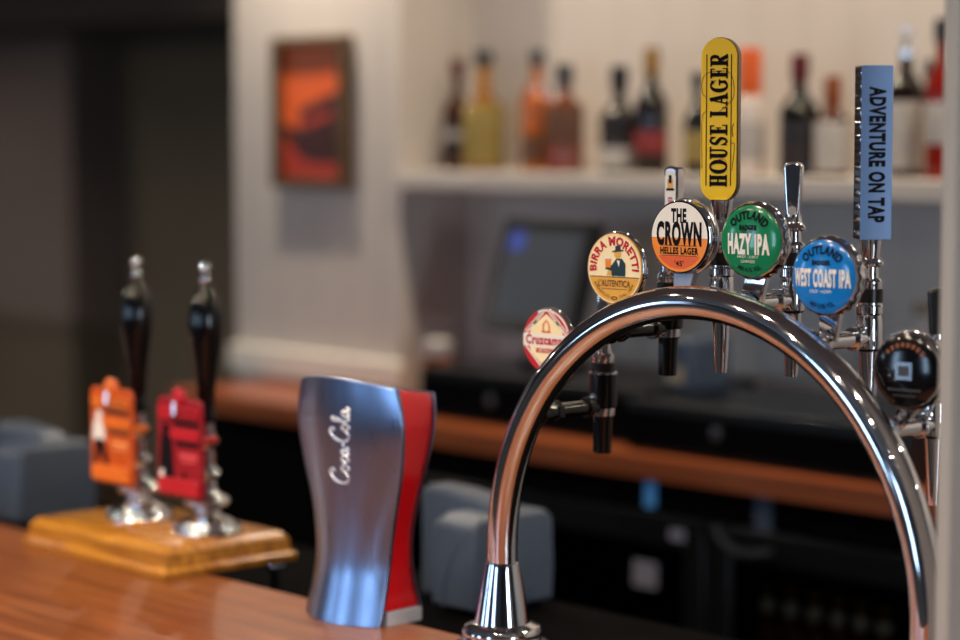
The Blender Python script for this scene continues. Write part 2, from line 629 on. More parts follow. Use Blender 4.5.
# picture
pa = at_y(275, 38, 3.64); pb = at_y(349, 189, 3.64)
fx0, fx1, fz0, fz1 = pa.x, pb.x, pb.z, pa.z
pic = thing('framed_picture', 'framed orange and dark picture hung on the pale wall left of the shelf', 'picture', ((fx0 + fx1) / 2, 3.66, fz0))
fwid = .024
b = MB()
b.box(fx0, fx0 + fwid, 3.622, 3.66, fz0, fz1).box(fx1 - fwid, fx1, 3.622, 3.66, fz0, fz1)
b.box(fx0 + fwid, fx1 - fwid, 3.622, 3.66, fz0, fz0 + fwid).box(fx0 + fwid, fx1 - fwid, 3.622, 3.66, fz1 - fwid, fz1)
b.build('frame', M['frame_wood'], pic, bevel=0.003)
iw, ih = fx1 - fx0 - 2 * fwid, fz1 - fz0 - 2 * fwid
MB().box(fx0 + fwid, fx1 - fwid, 3.646, 3.658, fz0 + fwid, fz1 - fwid).build('print', M['pic_orange'], pic)
art = Art()
art.poly([(.28, .52), (.95, .66), (1, .66), (1, .12), (.42, .12), (.30, .3)], 0)
art.poly([(0, .42), (.3, .36), (.3, .3), (.42, .16), (.3, .14), (0, .34)], 0)
art.poly([(0, .0), (1, 0), (1, .1), (.4, .16), (.2, .24), (0, .3)], 1, .0002)
art.poly([(.36, .44), (.8, .52), (.8, .46), (.36, .38)], 1, .0005)
art.emit(lambda u, v, w: Vector((fx0 + fwid + u * iw, 3.646 - w, fz0 + fwid + v * ih)), 'painted_shapes', [M['pic_dark'], M['pic_red']], pic)


# bottles ---------------------------------------------------------------
def glass(name, rgb, trans=0.75):
    return mat('bottle_' + name, rgb, 0.06, trans=trans, ior=1.4, noise=0.05, nscale=20)


G = dict(dark=glass('dark', (26, 14, 12), 0.0), amber=glass('amber', (226, 128, 28), 0.8), gold=glass('gold', (236, 170, 60), 0.85),
         brown=glass('brown', (70, 34, 18), 0.15), amberd=glass('amber_deep', (150, 66, 16), 0.55), black=glass('black', (12, 10, 12), 0.0),
         clear=glass('clear', (236, 232, 226), 0.9), smoke=glass('smoke', (60, 56, 54), 0.3), redl=glass('red', (150, 30, 20), 0.4), frost=mat('bottle_frosted', (214, 200, 190), 0.45, noise=.03, nscale=20))
LB = dict(white=M['white'], dark=mat('label_dark', (40, 26, 24), .5, noise=.2, nscale=60), red=mat('label_red', (128, 40, 40), .5, noise=.15, nscale=60),
          olive=mat('label_olive', (140, 120, 60), .5, noise=.15, nscale=60), brown=mat('label_brown', (92, 60, 40), .5, noise=.2, nscale=60),
          grey=mat('label_grey', (170, 164, 158), .5, noise=.1, nscale=60), black=mat('label_black', (28, 24, 26), .5, noise=.2, nscale=60))
CP = dict(black=M['black'], red=mat('cap_red', (96, 20, 26), .4, noise=.1, nscale=40), gold=mat('cap_gold', (170, 122, 52), .35, .5, noise=.1, nscale=40),
          orange=mat('cap_orange', (236, 104, 40), .4, noise=.08, nscale=40), chrome=M['chrome'], copper=mat('cap_copper', (160, 84, 44), .3, .7, noise=.1, nscale=40),
          grey=mat('cap_grey', (70, 72, 74), .4, noise=.1, nscale=40), beige=mat('cap_beige', (170, 150, 122), .5, noise=.1, nscale=40))


def bottle(loc, h, r, gl, cap, label, desc, shoulder=0.62, neck=0.34, capfrac=0.14, lab=(0.12, 0.42), square=False, group='spirit bottles on the wall shelf', pour=False, lab2=None):
    t = thing('spirit_bottle', desc, 'bottle', loc, group)
    Mx = Matrix.Translation(loc)
    rn = r * neck
    zc = h * (1 - capfrac)
    prof = [(r * .9, 0), (r, .006), (r, h * (shoulder - .10))]
    for k in range(1, 9):
        s = k / 8
        prof.append((rn + (r - rn) * (0.5 + 0.5 * math.cos(PI * s)), h * (shoulder - .10) + h * .20 * s))
    prof.append((rn, zc))
    MB().lathe(prof, 32, 0, Mx).build('glass_body', G[gl], t)
    if pour:
        MB().lathe([(rn * 1.15, zc), (rn * 1.2, zc + h * .04), (rn * .5, zc + h * .06), (rn * .45, h - .012), (rn * .9, h - .008), (rn * .9, h)], 20, 0, Mx).build('pourer', CP[cap], t)
    else:
        MB().lathe([(rn * 1.25, zc - .004), (rn * 1.38, zc), (rn * 1.38, h - .002), (rn * 1.2, h)], 20, 0, Mx).build('cap', CP[cap], t)
    z0, z1 = h * lab[0], h * lab[1]
    lb = MB().lathe([(r * 1.004, z0), (r * 1.012, z0 + .001), (r * 1.012, z1 - .001), (r * 1.004, z1)], 32, 0, Mx).build('paper_label', LB[label], t)
    if lab2:
        zz0, zz1 = h * lab2[0], h * lab2[1]
        MB().lathe([(r * 1.014, zz0), (r * 1.02, zz0 + .001), (r * 1.02, zz1 - .001), (r * 1.014, zz1)], 32, 0, Mx).build('label_band', LB[lab2[2]], lb)
    return t


YB = 3.775
ZS = 1.66
SB = [
    # px, top y, width px, glass, cap, label, description, kw
    (458, 60, 28, 'brown', 'red', 'dark', 'dark bottle with a deep red cap at the left end of the shelf', dict(shoulder=.62, capfrac=.12, lab2=(.28, .36, 'grey'))),
    (484, 50, 38, 'gold', 'grey', 'olive', 'golden bottle with an olive label second from the shelf left end', dict(shoulder=.58, capfrac=.12, lab=(.06, .55))),
    (537, 50, 30, 'amber', 'grey', 'brown', 'tall slim amber bottle third from the shelf left end', dict(shoulder=.68, capfrac=.12, lab=(.08, .3))),
    (564, 64, 36, 'amberd', 'grey', 'brown', 'stout amber-brown bottle fourth along, round dark stopper', dict(shoulder=.66, capfrac=.2, lab=(.25, .62))),
    (619, 66, 36, 'smoke', 'black', 'grey', 'bottle with black cap and pale lower label beside the gold-necked one', dict(shoulder=.6, capfrac=.2, lab=(.05, .24), lab2=(.40, .52, 'black'))),
    (651, 48, 31, 'dark', 'gold', 'red', 'tall dark bottle with a gold neck and red label', dict(shoulder=.64, capfrac=.2, lab=(.16, .34))),
    (697, 72, 24, 'black', 'black', 'olive', 'dark bottle half hidden behind the left edge of the yellow handle', dict(shoulder=.62)),
    (749, 48, 30, 'frost', 'orange', 'grey', 'pale bottle with a bright orange neck right of the yellow handle', dict(shoulder=.62, capfrac=.46, neck=.55)),
    (799, 54, 37, 'black', 'red', 'black', 'black bottle with glinting shoulder rising above the polished chrome lever', dict(shoulder=.62, capfrac=.2, lab=(.08, .46), lab2=(.14, .26, 'dark'))),
    (832, 76, 33, 'brown', 'copper', 'grey', 'shorter bottle with copper neck and pale label left of the blue handle', dict(shoulder=.62, capfrac=.34, neck=.36, lab=(.05, .55))),
    (905, 30, 36, 'dark', 'chrome', 'grey', 'dark bottle with pale label and silver pourer right of the blue handle', dict(shoulder=.66, capfrac=.18, pour=True, lab=(.06, .52))),
    (927, 58, 18, 'black', 'black', 'black', 'slim black bottle between the pourer bottle and the red one', dict(shoulder=.7, dy=.07)),
    (941, 20, 30, 'redl', 'black', 'grey', 'red liqueur bottle with black cap at the right end beside the post', dict(shoulder=.66, capfrac=.13, lab=(.22, .48), neck=.4, dy=-.04)),
]
for px, ty, wpx, gl, cp, lb, ds, kw in SB:
    p = at_y(px, 165, YB)
    dep = (p - CAM).dot(FW)
    top = at_y(px, ty, YB).z
    yb = YB + kw.pop('dy', 0)
    p = at_y(px, 165, yb)
    bottle((p.x, yb, ZS), top - ZS, wpx / 2 * dep / F * 1.08, gl, cp, lb, ds, **kw)
# bottle standing on the back counter behind the black badge
p = at_y(923, 300, 3.80)
bottle((p.x, 3.80, ZK), at_y(923, 303, 3.80).z - ZK, .030, 'frost', 'beige', 'grey', 'pale bottle with beige top on the back counter behind the black badge',
       neck=.5, capfrac=.07, group='bottles on the back counter', lab=(.1, .4))

# till ------------------------------------------------------------------
BX0 = at_y(416, 365, 3.42).x
BX1 = at_y(640, 400, 3.42).x
BX2 = at_y(900, 450, 3.36).x


def drawer(x0, x1, yf, yb, z1, desc):
    t = thing('cash_drawer', desc, 'cash drawer', ((x0 + x1) / 2, (yf + yb) / 2, ZK), 'black cash drawers on the back counter')
    MB().box(x0, x1, yf + .012, yb, ZK, z1).build('casing', M['black'], t, bevel=.004)
    MB().box(x0 + .012, x1 - .012, yf, yf + .011, ZK + .01, z1 - .022).build('drawer_front', M['black_matt'], t, bevel=.003)
    xm = x0 + (x1 - x0) * .36
    MB().lathe([(.014, 0), (.014, .004), (.011, .006), (.004, .006)], 24, 0, frame_mx((xm, yf, ZK + .055), 0)).build('lock', M['grey_dark'], t)
    return t


drawer(BX0, BX1 - .004, 3.42, 3.80, 1.215, 'black cash drawer under the till screen, left of the two')
drawer(BX1, BX2, 3.37, 3.72, 1.205, 'long black cash drawer seen through the chrome arch')

till = thing('till_screen', 'tilted dark-framed till touchscreen standing on the left cash drawer', 'till', (at_y(535, 330, 3.6).x, 3.62, 1.215))
sc0 = at_y(490, 318, 3.53); sc1 = at_y(566, 322, 3.53); tp = at_y(511, 228, 3.60)
W_ = sc1.x - sc0.x
H_ = tp.z - sc0.z
tilt = .30


def on_screen(u, v, w):
    return Vector((sc0.x + u, 3.53 + v * math.sin(tilt) - w * math.cos(tilt), sc0.z + v * math.cos(tilt) + w * math.sin(tilt)))


TM = Matrix(((1, 0, 0, sc0.x + W_ / 2), (0, math.sin(tilt), -math.cos(tilt), 3.53), (0, math.cos(tilt), math.sin(tilt), sc0.z), (0, 0, 0, 1)))
Hs = H_ / math.cos(tilt)
MB().prism([(u, v + Hs / 2) for u, v in rrect(W_ + .05, Hs + .05, .012)], -.035, 0, 0, TM).build('screen_casing', M['black'], till, bevel=.003)
MB().prism([(u, v + Hs / 2) for u, v in rrect(W_ - .01, Hs - .01, .004)], .0002, .0012, 0, TM).build('display', M['screen'], till)
MB().prism([(u - W_ * .36, v + Hs * .86) for u, v in rrect(.05, .045, .015)], .0013, .0016, 0, TM).build('display_icon', M['screen_blue'], till, label='blue icon on the till display')
MB().box(sc0.x + W_ * .25, sc0.x + W_ * .75, 3.56, 3.66, 1.215, 1.235).box(sc0.x + W_ * .4, sc0.x + W_ * .6, 3.60, 3.64, 1.235, sc0.z + .14).build('stand', M['black'], till, bevel=.004)

# small things on the counter
p = at_y(431, 345, 3.56)
t = thing('small_jar', 'small amber jar with a pale lid on the counter by the wall corner', 'jar', (p.x - .02, 3.60, ZK))
Mx = Matrix.Translation((p.x - .02, 3.60, ZK))
MB().lathe([(.034, 0), (.038, .008), (.038, .09), (.03, .11), (.028, .118)], 28, 0, Mx).build('jar_body', G['amber'], t)
MB().lathe([(.032, .118), (.034, .121), (.034, .152), (.03, .156)], 28, 0, Mx).build('lid', M['trim_white'], t)

p = at_y(697, 368, 3.56)
t = thing('receipt_printer', 'small grey box with a tan front standing on the right cash drawer', 'printer', (p.x, 3.56, 1.205))
MB().box(p.x - .075, p.x + .01, 3.53, 3.66, 1.205, 1.32).build('casing', M['grey_plastic'], t, bevel=.012, bseg=3)
MB().box(p.x - .055, p.x - .01, 3.526, 3.5295, 1.225, 1.26).build('front_label', CP['beige'], t)


# coolers under the back counter ----------------------------------------
def cooler(x0, x1, desc, led=None):
    t = thing('bottle_cooler', desc, 'cooler', ((x0 + x1) / 2, 3.6, 0), 'black bottle coolers under the back counter')
    b = MB()
    b.box(x0, x0 + .03, 3.40, 3.86, .04, 1.05).box(x1 - .03, x1, 3.40, 3.86, .04, 1.05)
    b.box(x0 + .03, x1 - .03, 3.40, 3.86, .04, .12).box(x0 + .03, x1 - .03, 3.40, 3.86, .98, 1.05)
    b.box(x0 + .03, x1 - .03, 3.83, 3.86, .12, .98)
    b.build('cabinet', M['black_matt'], t)
    MB().box(x0 + .03, x1 - .03, 3.45, 3.82, .60, .612).build('shelf_rack', M['grey_dark'], t)
    d = MB()
    d.box(x0 + .005, x0 + .06, 3.372, 3.398, .06, .975).box(x1 - .06, x1 - .005, 3.372, 3.398, .06, .975)
    d.box(x0 + .06, x1 - .06, 3.372, 3.398, .06, .12).box(x0 + .06, x1 - .06, 3.372, 3.398, .91, .975)
    dr = d.build('door', M['black'], t, bevel=.004)
    MB().box(x0 + .06, x1 - .06, 3.384, 3.388, .12, .91).build('glass_pane', M['glass_door'], dr)
    return t, dr


CA0, CA1 = -4.22, at_y(705, 560, 3.372).x
CB1 = CA1 + .005 + 1.0
c1, d1 = cooler(CA0, CA1, 'black cooler with blue display under the counter, left one')
c2, d2 = cooler(CA1 + .005, CB1, 'black cooler holding a row of bottles, right one under the counter')
p = at_y(659, 493, 3.395)
MB().box(p.x - .013, p.x + .013, 3.366, 3.372, p.z - .026, p.z + .026).build('display', M['led'], c1, label='blue lit temperature display')
p = at_y(641, 575, 3.37)
MB().box(p.x - .033, p.x + .033, 3.381, 3.384, p.z - .027, p.z + .027).build('price_note', M['paper'], d1, label='white note stuck on the cooler glass')
p = at_y(677, 535, 3.37)
MB().box(p.x - .02, p.x + .02, 3.369, 3.372, p.z - .011, p.z + .011).build('price_note', M['paper'], d1, label='small white strip on the cooler door')
ha = [at_y(x, y, 3.35) for x, y in ((716, 526), (722, 540), (735, 550), (752, 554), (772, 552))]
MB().tube(catmull([(q.x, q.y, q.z) for q in ha], 6), .008, 12).build('handle', M['grey_dark'], d2, label='curved grey door pull')
p = at_y(759, 518, 3.37)
MB().box(p.x - .022, p.x + .022, 3.381, 3.384, p.z - .045, p.z + .045).build('price_note', M['grey_plastic'], d2, label='pale blue card inside the door frame')
zb = .612
proto = None
for k in range(6):
    q = at_y(768 + 23.5 * k, 590, 3.485)
    if proto is None:
        proto = thing('beer_bottle', 'dark beer bottle with pale label in a row inside the right cooler', 'bottle', (q.x, 3.485, zb), 'beer bottles inside the right cooler')
        Mx = Matrix.Translation((q.x, 3.485, zb))
        MB().lathe([(.028, 0), (.03, .004), (.03, .12), (.026, .145), (.015, .175), (.0125, .2), (.0125, .225)], 24, 0, Mx).build('glass_body', G['brown'], proto)
        MB().lathe([(.0302, .03), (.0306, .031), (.0306, .105), (.0302, .106)], 24, 0, Mx).build('paper_label', LB['grey'], proto)
        MB().lathe([(.0150, .178), (.0154, .179), (.0136, .203), (.013, .204)], 20, 0, Mx).build('neck_label', LB['grey'], proto)
        MB().lathe([(.0138, .224), (.0138, .229), (.011, .231)], 20, 0, Mx).build('cap', CP['gold'], proto)
    else:
        c = copy_tree(proto)
        c.location.x = q.x

# ------------------------------------------------------------------ grey terminals behind the bar


def terminal(loc, desc):
    t = thing('payment_terminal', desc, 'terminal', loc, 'grey terminals behind the bar')
    L = Vector(loc)
    # main hood: tapered box with rounded bevels
    def ring(z, x0, x1, y0, y1):
        return [L + Vector(p) for p in ((x0, y0, z), (x1, y0, z), (x1, y1, z), (x0, y1, z))]
    MB().loft([ring(0.012, -.098, .002, .0, .165), ring(.06, -.1, .0, .0, .17), ring(.138, -.098, -.003, .003, .169), ring(.152, -.090, -.010, .030, .160)]).build('hood', M['grey_plastic'], t, bevel=.005, bseg=3)
    MB().box(L.x - .085, L.x - .012, L.y + .02, L.y + .15, L.z, L.z + .012).build('foot', M['black_matt'], t)
    # back housing, higher and to the left, with a rounded sloping top
    prof = [(-.205, .0), (-.025, .0), (-.025, .155), (-.04, .164), (-.08, .172), (-.14, .177), (-.19, .178), (-.205, .170)]
    Mx = frame_mx((L.x, L.y + .10, L.z), 0)
    MB().prism(prof, -.03, .03, 0, Mx).build('back_housing', M['grey_plastic'], t, bevel=.01, bseg=3)
    # curved moulding line on the -Y face
    pts = catmull([(L.x - .07, L.y - .0005, L.z + .012), (L.x - .066, L.y - .0005, L.z + .05), (L.x - .05, L.y + .0015, L.z + .09), (L.x - .028, L.y + .004, L.z + .125)], 6)
    MB().tube(pts, .0022, 10).build('moulding', M['grey_plastic'], t)
    return t


q = at_z(474, 621, 1.02)
terminal((q.x, q.y, 1.02), 'grey moulded plastic terminal between the silver drink font and the chrome arch')
q = at_z(20, 530, 1.02)
terminal((q.x, q.y, 1.02), 'grey moulded plastic terminal at the left edge behind the wooden plinth')

# ------------------------------------------------------------------ hand pumps on a wooden plinth
X0, X1, Y0, Y1 = -3.112, -2.718, 1.868, 2.115
hp = thing('hand_pump_unit', 'two black-handled ale hand pumps on one varnished wooden plinth at the bar edge', 'beer pump', ((X0 + X1) / 2, 2.0, ZB))
b = MB()


def rect_ring(z, d):
    return [(X0 + d, Y0 + d, z), (X1 - d, Y0 + d, z), (X1 - d, Y1 - d, z), (X0 + d, Y1 - d, z)]


b.loft([rect_ring(z, d) for z, d in ((ZB, .002), (ZB + .010, .0), (ZB + .013, .003), (ZB + .0145, .0075), (ZB + .035, .0095), (ZB + .038, .0125), (ZB + .044, .018), (ZB + .046, .023))])
b.build('plinth', M['base_wood'], hp, bevel=.0012)
ZP = ZB + .046
YP = 2.0


def pump(xp, clip_mat, banner_mat, clipname, fig, tint):
    Mx = Matrix.Translation((xp, YP, ZP))
    prof = [(.052, 0), (.053, .004), (.050, .009), (.044, .012), (.041, .018), (.034, .021), (.026, .025), (.021, .030), (.020, .038),
            (.030, .042), (.035, .046), (.035, .050), (.030, .055), (.021, .059), (.0165, .066), (.0155, .075), (.015, .082), (.020, .086), (.0215, .091), (.020, .096),
            (.0145, .10), (.0135, .118), (.0135, .130), (.018, .134), (.019, .139), (.018, .144), (.0135, .148), (.0125, .168)]
    prof = [prof[0]] + [(max(.002, q.x), q.y) for q in catmull(prof[1:], 4)]
    bd = MB().lathe(prof, 64, 0, Mx).build('pump_column', M['chrome'], hp, sharp=75)
    # bolts round the flange
    for k in range(8):
        a = 2 * PI * k / 8 + .2
        MB().lathe([(.0045, 0), (.0045, .003), (.003, .0052), (.001, .006)], 12, 0, Matrix.Translation((xp + .046 * math.cos(a), YP + .046 * math.sin(a), ZP + .0105))).build('flange_bolt', M['chrome'], bd)
    # handle: black baluster
    z0 = ZP + .168
    prof = [(.0125, 0), (.0160, .003), (.0165, .010), (.0135, .016), (.0130, .03), (.0142, .055), (.0185, .092), (.0238, .125), (.0260, .146), (.0257, .160), (.0228, .180), (.0158, .198), (.0090, .206), (.0082, .210)]
    h = MB().lathe(prof, 40, 0, Matrix.Translation((xp, YP, z0))).build('pump_handle', M['black_gloss'], hp, label='turned glossy black handle')
    z1 = z0 + .210
    pf = [(.006, 0)]
    for k in range(0, 11):
        a = -PI / 2 * .75 + (PI * .86) * k / 10
        pf.append((.0085 * math.cos(a), .0075 + .0085 * math.sin(a)))
    pf.append((.005, .0175))
    for k in range(0, 11):
        a = -PI / 2 * .7 + (PI / 2 * 1.7) * k / 10
        pf.append((max(.0003, .0092 * math.cos(a)), .0265 + .0092 * math.sin(a)))
    MB().lathe(pf, 32, 0, Matrix.Translation((xp, YP, z1))).build('finial', M['chrome'], h)
    # clip
    cw, ch = .110, .150
    cz = 1.281
    cx = xp + .007
    cy = 1.945
    F_ = frame_mx((cx, cy, cz), math.radians(2))
    out = []
    base = rrect(cw, ch, .010, 5)
    poly = []
    for i, (u, v) in enumerate(base):
        poly.append((u, v))
        if i == 5:       # top-right corner done: add the round crest on the top edge
            for k in range(0, 13):
                a = PI * (k / 12)
                poly.append((.018 * math.cos(a), ch / 2 + .015 * math.sin(a)))
    c = MB().prism(poly, -.006, 0, 0, F_).build('pump_clip', clip_mat, hp, bevel=.0022, label=clipname)
    # raised bands of blurred lettering, and the round crest
    for bw, bh, br, bu, bv, bt in ((.098, .020, .006, 0, .052, .004), (.070, .015, .005, .016, .021, .0035), (.098, .024, .005, 0, -.058, .004)):
        MB().prism([(u + bu, v + bv) for u, v in rrect(bw, bh, br)], 0, bt, 0, F_).build('raised_banner', banner_mat, c, bevel=.001)
    MB().lathe([(.014, 0), (.014, .003), (.010, .005)], 24, 0, F_ @ Matrix.Translation((0, .077, 0))).build('crest', banner_mat, c)
    pr = Art()
    pr.rect(-.015, .046, .044, .048, 0, .0045)
    pr.rect(-.010, .046, .055, .058, 0, .0045)
    pr.rect(-.012, .048, .033, .039, 0)
    pr.rect(-.006, .048, .003, .010, 0)
    pr.rect(.0, .044, -.013, -.007, 3)
    pr.rect(.004, .040, -.020, -.017, 3)
    # little standing figure, pale top and dark legs
    fu = -.032
    if fig == 'pale':
        pr.ring(0, .009, 2, .0005, n=18, c=(fu, .030))
        pr.poly([(fu - .014, .022), (fu + .013, .022), (fu + .016, -.008), (fu + .010, -.012), (fu - .012, -.012), (fu - .018, -.005)], 2, .0005)
        pr.poly([(fu - .010, -.006), (fu + .012, -.006), (fu + .026, -.044), (fu + .014, -.046), (fu + .002, -.022), (fu - .002, -.046), (fu - .014, -.046)], 1, .0006)
    else:
        pr.ring(0, .009, 1, .0005, n=18, c=(fu, .026))
        pr.poly([(fu - .013, .018), (fu + .012, .018), (fu + .020, -.045), (fu + .004, -.050), (fu - .018, -.040)], 1, .0006)
        pr.poly([(fu - .014, -.034), (fu - .006, -.036), (fu - .006, -.048), (fu - .018, -.046)], 2, .0007)
        pr.ring(0, .005, 1, .0005, n=12, c=(.012, -.040))
    pr.emit(lambda u, v, w: F_ @ Vector((u, v, w)), 'printed_design', [M['ink_brown'] if fig == 'pale' else M['ink'], M['ink'], M['white'], tint], c)
    # silver toggle at the crest and stub that holds the clip on the column
    MB().tube([F_ @ Vector((-.004, .070, .005)), F_ @ Vector((-.004, .050, .007))], .0035, 12).build('toggle', M['chrome'], c)
    k = MB()
    zc = ZP + .139
    k.tube([(xp, cy + .006, zc), (xp, YP - .012, zc)], .006, 14)
    k.build('clip_stem', M['chrome'], c)
    MB().tube([(cx + .050, cy + .006, zc + .010), (cx + .050, cy + .030, zc + .011)], .0065, 14).build('side_stub', banner_mat, c)
    MB().tube([(cx + .050, cy + .030, zc + .011), (xp + .012, YP, zc + .012)], .005, 12).build('stub_rod', M['chrome'], c)


pump(-2.976, M['clip_orange'], M['clip_orange_lt'], 'orange pump clip with a pale figure', 'pale', mat('pale_orange_print', (246, 158, 92), .4, noise=.05, nscale=40))
pump(-2.793, M['clip_red'], M['clip_red_lt'], 'crimson pump clip with a dark figure', 'dark', mat('pale_crimson_print', (224, 84, 90), .4, noise=.05, nscale=40))
# spout under the overhanging plinth
b = MB()
b.tube([(-2.735, 2.085, ZB), (-2.735, 2.085, ZB - .055)], .008, 16)
b.lathe([(.016, 0), (.017, .003), (.016, .008), (.009, .010)], 24, 0, Matrix.Translation((-2.735, 2.085, ZB - .012)))
b.build('pump_spout', M['chrome'], hp)

# ------------------------------------------------------------------ silver drink font shaped like a tumbler
XC = -2.334
YC = 1.905
CZ0, CZH = ZB, .320
kf = thing('drink_font', 'silver tumbler-shaped soft drink font with red side panel, raised script lettering on front', 'drink dispenser', (XC, 1.93, ZB))


def interp(tab, t):
    for (a, x), (b_, y) in zip(tab, tab[1:]):
        if t <= b_:
            s = (t - a) / (b_ - a)
            s = s * s * (3 - 2 * s) if False else s
            return x + (y - x) * s
    return tab[-1][1]


WT = catmull([(0, .0785), (.06, .0780), (.14, .0765), (.26, .0765), (.38, .081), (.5, .0895), (.62, .100), (.74, .1075), (.84, .110), (.93, .1055), (1.0, .0985)], 6)
WT = [(p[0], p[1]) for p in WT]
DT = catmull([(0, .066), (.07, .064), (.2, .052), (.4, .046), (.6, .048), (.8, .054), (1.0, .062)], 6)
DT = [(p[0], p[1]) for p in DT]


FT = catmull([(0, -.011), (.10, -.004), (.24, .004), (.42, .005), (.62, .001), (.82, -.005), (1.0, -.008)], 6)
FT = [(p[0], p[1]) for p in FT]


def lean(t): return -.005 + .011 * t


def wid(t): return interp(WT, t)
def dep(t): return interp(DT, t)
def front_y(u, t):
    w = wid(t)
    return YC + interp(FT, t) - .030 * (1 - min(1, (u / w) ** 2))


NR = 44
rings_f, rings_r, rings_b = [], [], []
for j in range(NR + 1):
    t = j / NR
    w = wid(t)
    z = CZ0 + CZH * t
    o, i_ = [], []
    for k in range(25):
        s = -1 + 2 * k / 24
        u = w * s
        dz = .010 * (1 - s * s) * (t ** 6)       # top edge bows up a little
        o.append(Vector((XC + u + lean(t), front_y(u, t), z + dz)))
        i_.append(Vector((XC + u * .985 + lean(t), front_y(u, t) + .007, z + dz)))
    rings_f.append(o + i_[::-1])
MB().loft(rings_f).build('front_panel', M['steel'], kf, bevel=.0012, sharp=50)
NT = .06
for j in range(NR + 1):
    t = NT + (1 - NT) * j / NR
    w = wid(t) - .004
    z = CZ0 + CZH * t - (.002 if j == NR else 0)
    d = dep(t)
    y0 = YC + .0025
    r = []
    for k in range(9):
        s = 1 - 2 * k / 8
        r.append(Vector((XC + w * s + lean(t), front_y(w * s, t) + .0068 if abs(s) < .98 else YC + .006 + interp(FT, t), z)))
    zd = z - .010 * t ** 6
    r += [Vector((XC - w * .93 + lean(t), YC + d, zd)), Vector((XC + w * .93 + lean(t), YC + d, zd))]
    rings_r.append(r)
MB().loft(rings_r).build('side_panel', M['red_gloss'], kf, bevel=.001, sharp=50, label='glossy red side panel')
bb = MB()
rb = []
for j in range(NR + 1):
    t = j / NR
    w = wid(t) * .93
    d = dep(t)
    z = CZ0 + CZH * t - .010 * t ** 6
    xl = XC + lean(t)
    rb.append([Vector((xl - w - .001, YC + d + .0003, z)), Vector((xl + w + .001, YC + d + .0003, z)), Vector((xl + w + .001, YC + d + .0025, z)), Vector((xl - w - .001, YC + d + .0025, z))])
bb.loft(rb)
bb.build('back_panel', M['steel'], kf)
w0 = wid(0)
fp = [Vector((XC - w0 + .002, YC + .004, 0)), Vector((XC + w0 - .001, YC + .004, 0)), Vector((XC + w0 * .93 + .002, YC + dep(0) - .0005, 0)), Vector((XC - w0 * .93, YC + dep(0) - .0005, 0))]
MB().loft([[p + Vector((lean(0), 0, ZB)) for p in fp], [p + Vector((lean(NT), 0, ZB + CZH * NT - .001)) for p in fp]]).build('base_strip', mat('silver_sheen_tone', (204, 214, 230), .35, .25, noise=.02, nscale=60), kf)  # pale tone stands in for a bright reflection on the brushed metal
# script lettering, raised; drawn along s (length) and h (height), then turned to read upward
SCR = [
    [(1.6, 2.3), (1.9, 2.9), (1.4, 3.2), (.5, 2.4), (.1, 1.0), (.5, .1), (1.2, .2), (1.7, .8)],            # C
    [(2.3, 1.2), (1.9, 1.0), (1.8, .4), (2.1, 0), (2.5, .3), (2.5, .9), (2.2, 1.2), (2.4, .9), (2.9, 1.0)],  # o
    [(3.6, 1.1), (3.3, 1.2), (3.0, .7), (3.1, .1), (3.5, .1), (3.9, .6)],                                   # c
    [(4.6, 1.1), (4.2, 1.2), (3.9, .6), (4.1, .05), (4.5, .5), (4.65, 1.15), (4.55, .4), (4.75, .05), (5.1, .5)],  # a
    [(5.1, 1.0), (5.5, .95), (5.9, 1.15)],                                                                  # -
    [(7.3, 2.4), (7.5, 3.0), (7.0, 3.2), (6.2, 2.4), (5.8, 1.0), (6.2, .1), (6.9, .2), (7.4, .8)],            # C
    [(7.9, 1.2), (7.5, 1.0), (7.4, .4), (7.7, 0), (8.1, .3), (8.1, .9), (7.8, 1.2), (8.1, .9), (8.5, 1.0)],  # o
    [(8.4, .8), (8.9, 2.0), (9.0, 2.9), (8.7, 2.9), (8.5, 1.6), (8.6, .3), (8.9, .05), (9.2, .4)],            # l
    [(9.9, 1.1), (9.5, 1.2), (9.2, .6), (9.4, .05), (9.8, .5), (9.95, 1.15), (9.85, .4), (10.1, .05), (10.5, .5)],  # a
]
lb = MB()
L_, Hh = .104, .036
for st in SCR:
    pts = catmull([(x, y) for x, y in st], 6)
    path, rad = [], []
    for i, q in enumerate(pts):
        s = q[0] / 10.5 * L_
        h = (q[1] - .6) / 3.2 * Hh
        z = ZB + .188 + s
        u = .026 - h + .08 * (s - L_ / 2)
        t = (z - ZB) / CZH
        path.append((XC + u + lean(t), front_y(u, t) - .0004, z))
        rad.append(.0011 + .0008 * abs(math.sin(i * .4)))
    lb.tube(path, rad, 8)
lb.build('script_lettering', mat('pale_raised_metal', (226, 230, 238), .3, .7, noise=.02, nscale=40), kf)

